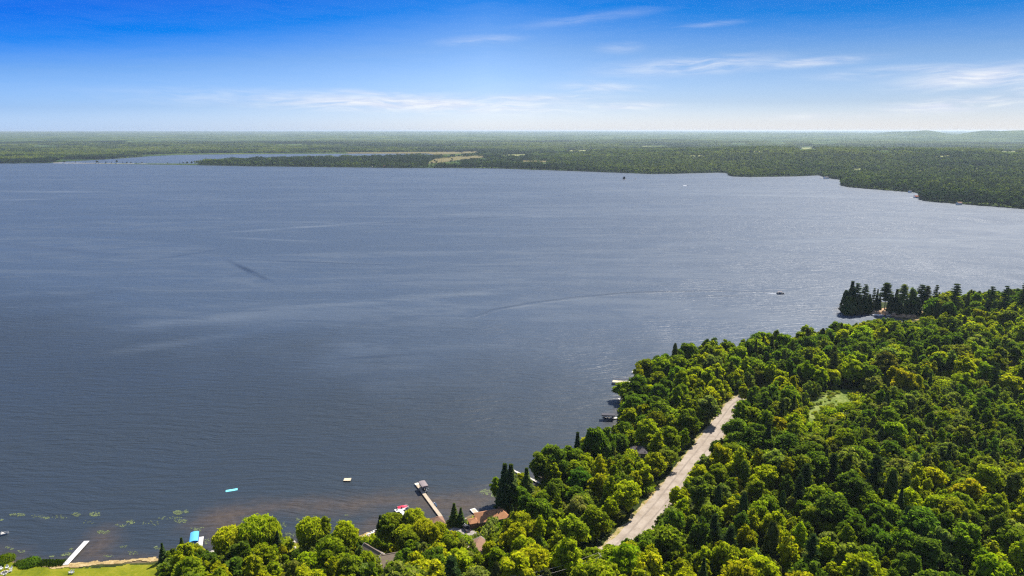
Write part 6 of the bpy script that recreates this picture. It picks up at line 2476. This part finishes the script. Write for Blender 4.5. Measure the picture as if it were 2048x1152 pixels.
# ---- things on the rocky point
for k, (u, v, r) in enumerate([(1750, 627, 3.0), (1758, 626, 2.6), (1766, 625.5, 2.8), (1774, 626, 2.4), (1788, 629, 2.4), (1806, 633, 2.6), (1818, 634, 2.2), (1827, 634.5, 2.6)]):
    boulder(['low tan rock at the left end of the shore below the point pines', 'second tan rock from the left below the point pines', 'tan rock under the leaning broad-boughed pine', 'tan rock right of the leaning broad-boughed pine',
             'dark-shadowed tan rock in the middle of the point shore', 'tan rock under the open-crowned tree on the point', 'small tan rock left of the sandy slope', 'rock at the foot of the sandy slope'][k], u, v, r, M_ROCK)
runabout('white motorboat moored below the tan rocks on the point, left of two', 1751, 630.5, R_(10), 6.5, 2.4, M_WHITE, M_WHITE)
runabout('white motorboat moored right of another below the tan rocks on the point', 1760, 631.5, R_(-160), 6.5, 2.4, M_WHITE, M_WHITE)
runabout('small white boat at the dark shore in the middle of the point', 1777, 631.5, R_(200), 4.6, 1.8, M_WHITE)
x, y, z = GH(1722, 612)
t = thing('cottage', 'pale pinkish cottage glimpsed between the pines on the point', 'house', (x, y, max(z, .5)), R_(12))
block(t, 9, 6, 3.6, 5.6, M_CREAM, M_DARKROOF, trim=M_WHITE)
for xx in (-2.6, 0, 2.6):
    window(t, xx, -3.02, 1.8, 1.3, 1.3, 0)


# ---- far shore: cottages, docks, the causeway, the islets
def far_house(label, u, v, L, W, h, wallm, roofm, rz, dz=0.0):
    x, y = GF(u, v, 3)
    z = float(far_h(np.array([x]), np.array([y]))[0])
    t = thing('far_cottage', label, 'house', (x, y, max(z, .4)), rz, 'cottages on the far shore')
    block(t, L, W, h, h + W * .3, wallm, roofm)
    for xx in (-L * .28, L * .28):
        window(t, xx, -W / 2 - .02, h * .55, L * .18, h * .4, 0)


for lab, u, v, L, W, h, wm, rm, rz in [
        ('white cottage near the left end of the far shore', 104, 317, 26, 12, 7, M_WHITE, M_WHITE, .1),
        ('white house right of the causeway end, behind its trees', 189, 313.5, 22, 10, 7, M_WHITE, M_GREYCAN, .3),
        ('bright white house among trees on the far peninsula', 786, 328.5, 22, 12, 7, M_WHITE, M_WHITE, .0),
        ('red-roofed cottage on the far peninsula shore', 770, 333, 14, 8, 5, M_CREAM, M_REDROOF, .2),
        ('small white cottage at the water of the far peninsula', 742, 333, 12, 8, 4, M_WHITE, M_DARKROOF, .0),
        ('tan farm building in the far hayfield', 848, 325, 18, 9, 5, M_SIDING, M_BROWNROOF, .2),
        ('white house in the trees above the far peninsula', 1212, 318, 22, 12, 7, M_WHITE, M_WHITE, .0),
        ('pale house on the rise in the far woods', 1336, 303, 22, 12, 7, M_WHITE, M_GREYCAN, .1),
        ('white house beside the far hillside field', 1614, 346, 14, 9, 5, M_WHITE, M_BROWNROOF, .0),
        ('white cottage at the notch of the far right shore', 1652, 356, 14, 8, 5, M_WHITE, M_DARKROOF, .3),
        ('tan cottage at the far right shore', 1918, 407, 9, 7, 4, M_CREAM, M_BROWNROOF, .2),
        ('white boathouse at the far right shore between wooded points', 1820, 383, 6, 5, 4, M_WHITE, M_DARKROOF, .1)]:
    far_house(lab, u, v, L, W, h, wm, rm, rz)
x, y = map(float, G(1833, 394, 2))
t = thing('boathouse', 'rust-roofed boathouse over the water at the far right shore', 'boathouse', (x, y, .4), R_(8))
block(t, 11, 7, 3.2, 5.2, M_WHITE, M_REDROOF)
mb = MB()
mb.box((-2.5, -3.55, 1.4), (3.0, .1, 2.4))
build(mb, 'boat_door', M_DARKWOOD, t)
dock('dock with sheds at the notch of the far right shore', (1641, 355), (1652, 359), 3.0, .8, M_GREYWOOD, 'docks along the far shore', sect=8)
dock('white dock in front of the rust-roofed far boathouse', (1820, 396), (1828, 395.5), 3.0, .8, M_WHITE, 'docks along the far shore', sect=5)
# causeway
c0, c1 = np.array(list(map(float, G(108, 326.2)))), np.array(list(map(float, G(404, 328.8))))
cd = (c1 - c0) / np.linalg.norm(c1 - c0)
cn = np.array([-cd[1], cd[0]])
mb = MB()
nseg = 40
pr = [(-9, -1), (-5, 1.6), (5, 1.6), (9, -1)]
mb.loft([[(*(c0 + (c1 - c0) * i / nseg + cn * a), b + (0.3 * math.sin(i * 1.3) if b > 0 else 0)) for a, b in pr] for i in range(nseg + 1)])
structure(build(mb, 'causeway', M_STONE))
for k, (u, H, kind) in enumerate([(130, 9, 0), (153, 7, 0), (172, 6, 1), (196, 11, 2), (200, 7, 1), (215, 7, 0), (226, 8, 1), (236, 14, 0), (248, 8, 1), (258, 7, 2), (266, 8, 0), (276, 10, 1), (287, 7, 0), (295, 5, 1), (338, 6, 0), (360, 8, 1), (368, 9, 0), (376, 10, 2), (384, 11, 0)]):
    q = (u - 108) / (404 - 108)
    p = c0 + (c1 - c0) * q + cn * random.uniform(-4, 4)
    r = thing('causeway_tree', 'placeholder', 'tree', (p[0], p[1], 1.4), random.random() * 6, 'trees along the causeway')
    ordn = ['first', 'second', 'third', 'fourth', 'fifth', 'sixth', 'seventh', 'eighth', 'ninth', 'tenth', 'eleventh', 'twelfth', 'thirteenth', 'fourteenth', 'fifteenth', 'sixteenth', 'seventeenth', 'eighteenth', 'nineteenth'][k]
    r['label'] = ('tallest dark' if H == 14 else 'small dark') + ' tree on the far causeway, ' + ordn + ' from its left end'
    sp = 'maple_tree' if kind == 0 else 'oak_tree' if kind == 2 else 'spruce_tree'
    crown, trunk, H0, _ = SPECIES[sp][k % 3]
    s = H * 1.25 / H0
    r.scale = (s, s, s)
    c = obj('crown', crown, r)
    c['tint'] = [.03, .045, .014, 1]
    obj('trunk', trunk, r)


def islet(label, u, v, w_, h, n):
    x, y = map(float, G(u, v))
    mb = MB()
    rings = []
    for (rr, zz) in ((1.0, -.8), (.92, .5), (.6, 1.3), (.1, 1.6)):
        rings.append([(math.cos(a) * w_ * rr * (1 + .15 * math.sin(3 * a)), math.sin(a) * w_ * .7 * rr, zz) for a in np.linspace(0, 5.98, 14)])
    mb.loft(rings)
    structure(build(mb, 'islet', M_ROCK, None, (x, y, 0)))
    for k in range(n):
        a = k * 2.4
        r = thing('islet_tree', '', 'tree', (x + math.cos(a) * w_ * .5 * (k > 0), y + math.sin(a) * w_ * .3 * (k > 0), .9), a, 'trees on the islet')
        r['label'] = ('tallest dark tree at the centre' if k == 0 else ['', 'dark tree on the left side', 'dark tree on the right side', 'dark tree on the near side', 'dark tree on the far side', 'dark tree at the right end'][k]) + ' of the ' + label
        crown, trunk, H0, _ = SPECIES['cedar_tree' if k else 'spruce_tree'][0]
        s = h * (1 if k == 0 else .62 + .08 * (k % 3)) / H0
        r.scale = (s * 1.5, s * 1.5, s)
        c = obj('crown', crown, r)
        c['tint'] = [.018, .028, .012, 1]
        obj('trunk', trunk, r)


islet('larger islet out on the lake', 1248, 358.5, 5.5, 9.5, 6)
islet('tiny islet right of the larger one', 1271, 358.3, 2.4, 1.6, 2)


# ------------------------------------------------------------------ air
def haze():
    m = bpy.data.materials.new('haze_air')
    m.use_nodes = True
    w = NT(m.node_tree)
    v = w.n('ShaderNodeVolumePrincipled')
    v.inputs['Color'].default_value = (.70, .86, 1.0, 1)
    v.inputs['Density'].default_value = HAZE
    v.inputs['Anisotropy'].default_value = .35
    o = w.n('ShaderNodeOutputMaterial')
    w.set(o.inputs['Volume'], v.outputs[0])
    m.cycles.homogeneous_volume = True
    x0, x1, y0, y1, z0, z1 = -47500, 47500, -3500, 46500, -6, ZTOP
    mb = MB()
    mb.box(((x0 + x1) / 2, (y0 + y1) / 2, (z0 + z1) / 2), (x1 - x0, y1 - y0, z1 - z0))
    o = build(mb, 'haze', m)
    o['kind'] = 'stuff'


ZTOP = max(CAM_H + 12, max(v.co.z for v in bpy.data.meshes['hills'].vertices) + 4)
print('ZTOP', ZTOP)
HAZE = 3.7e-5
haze()
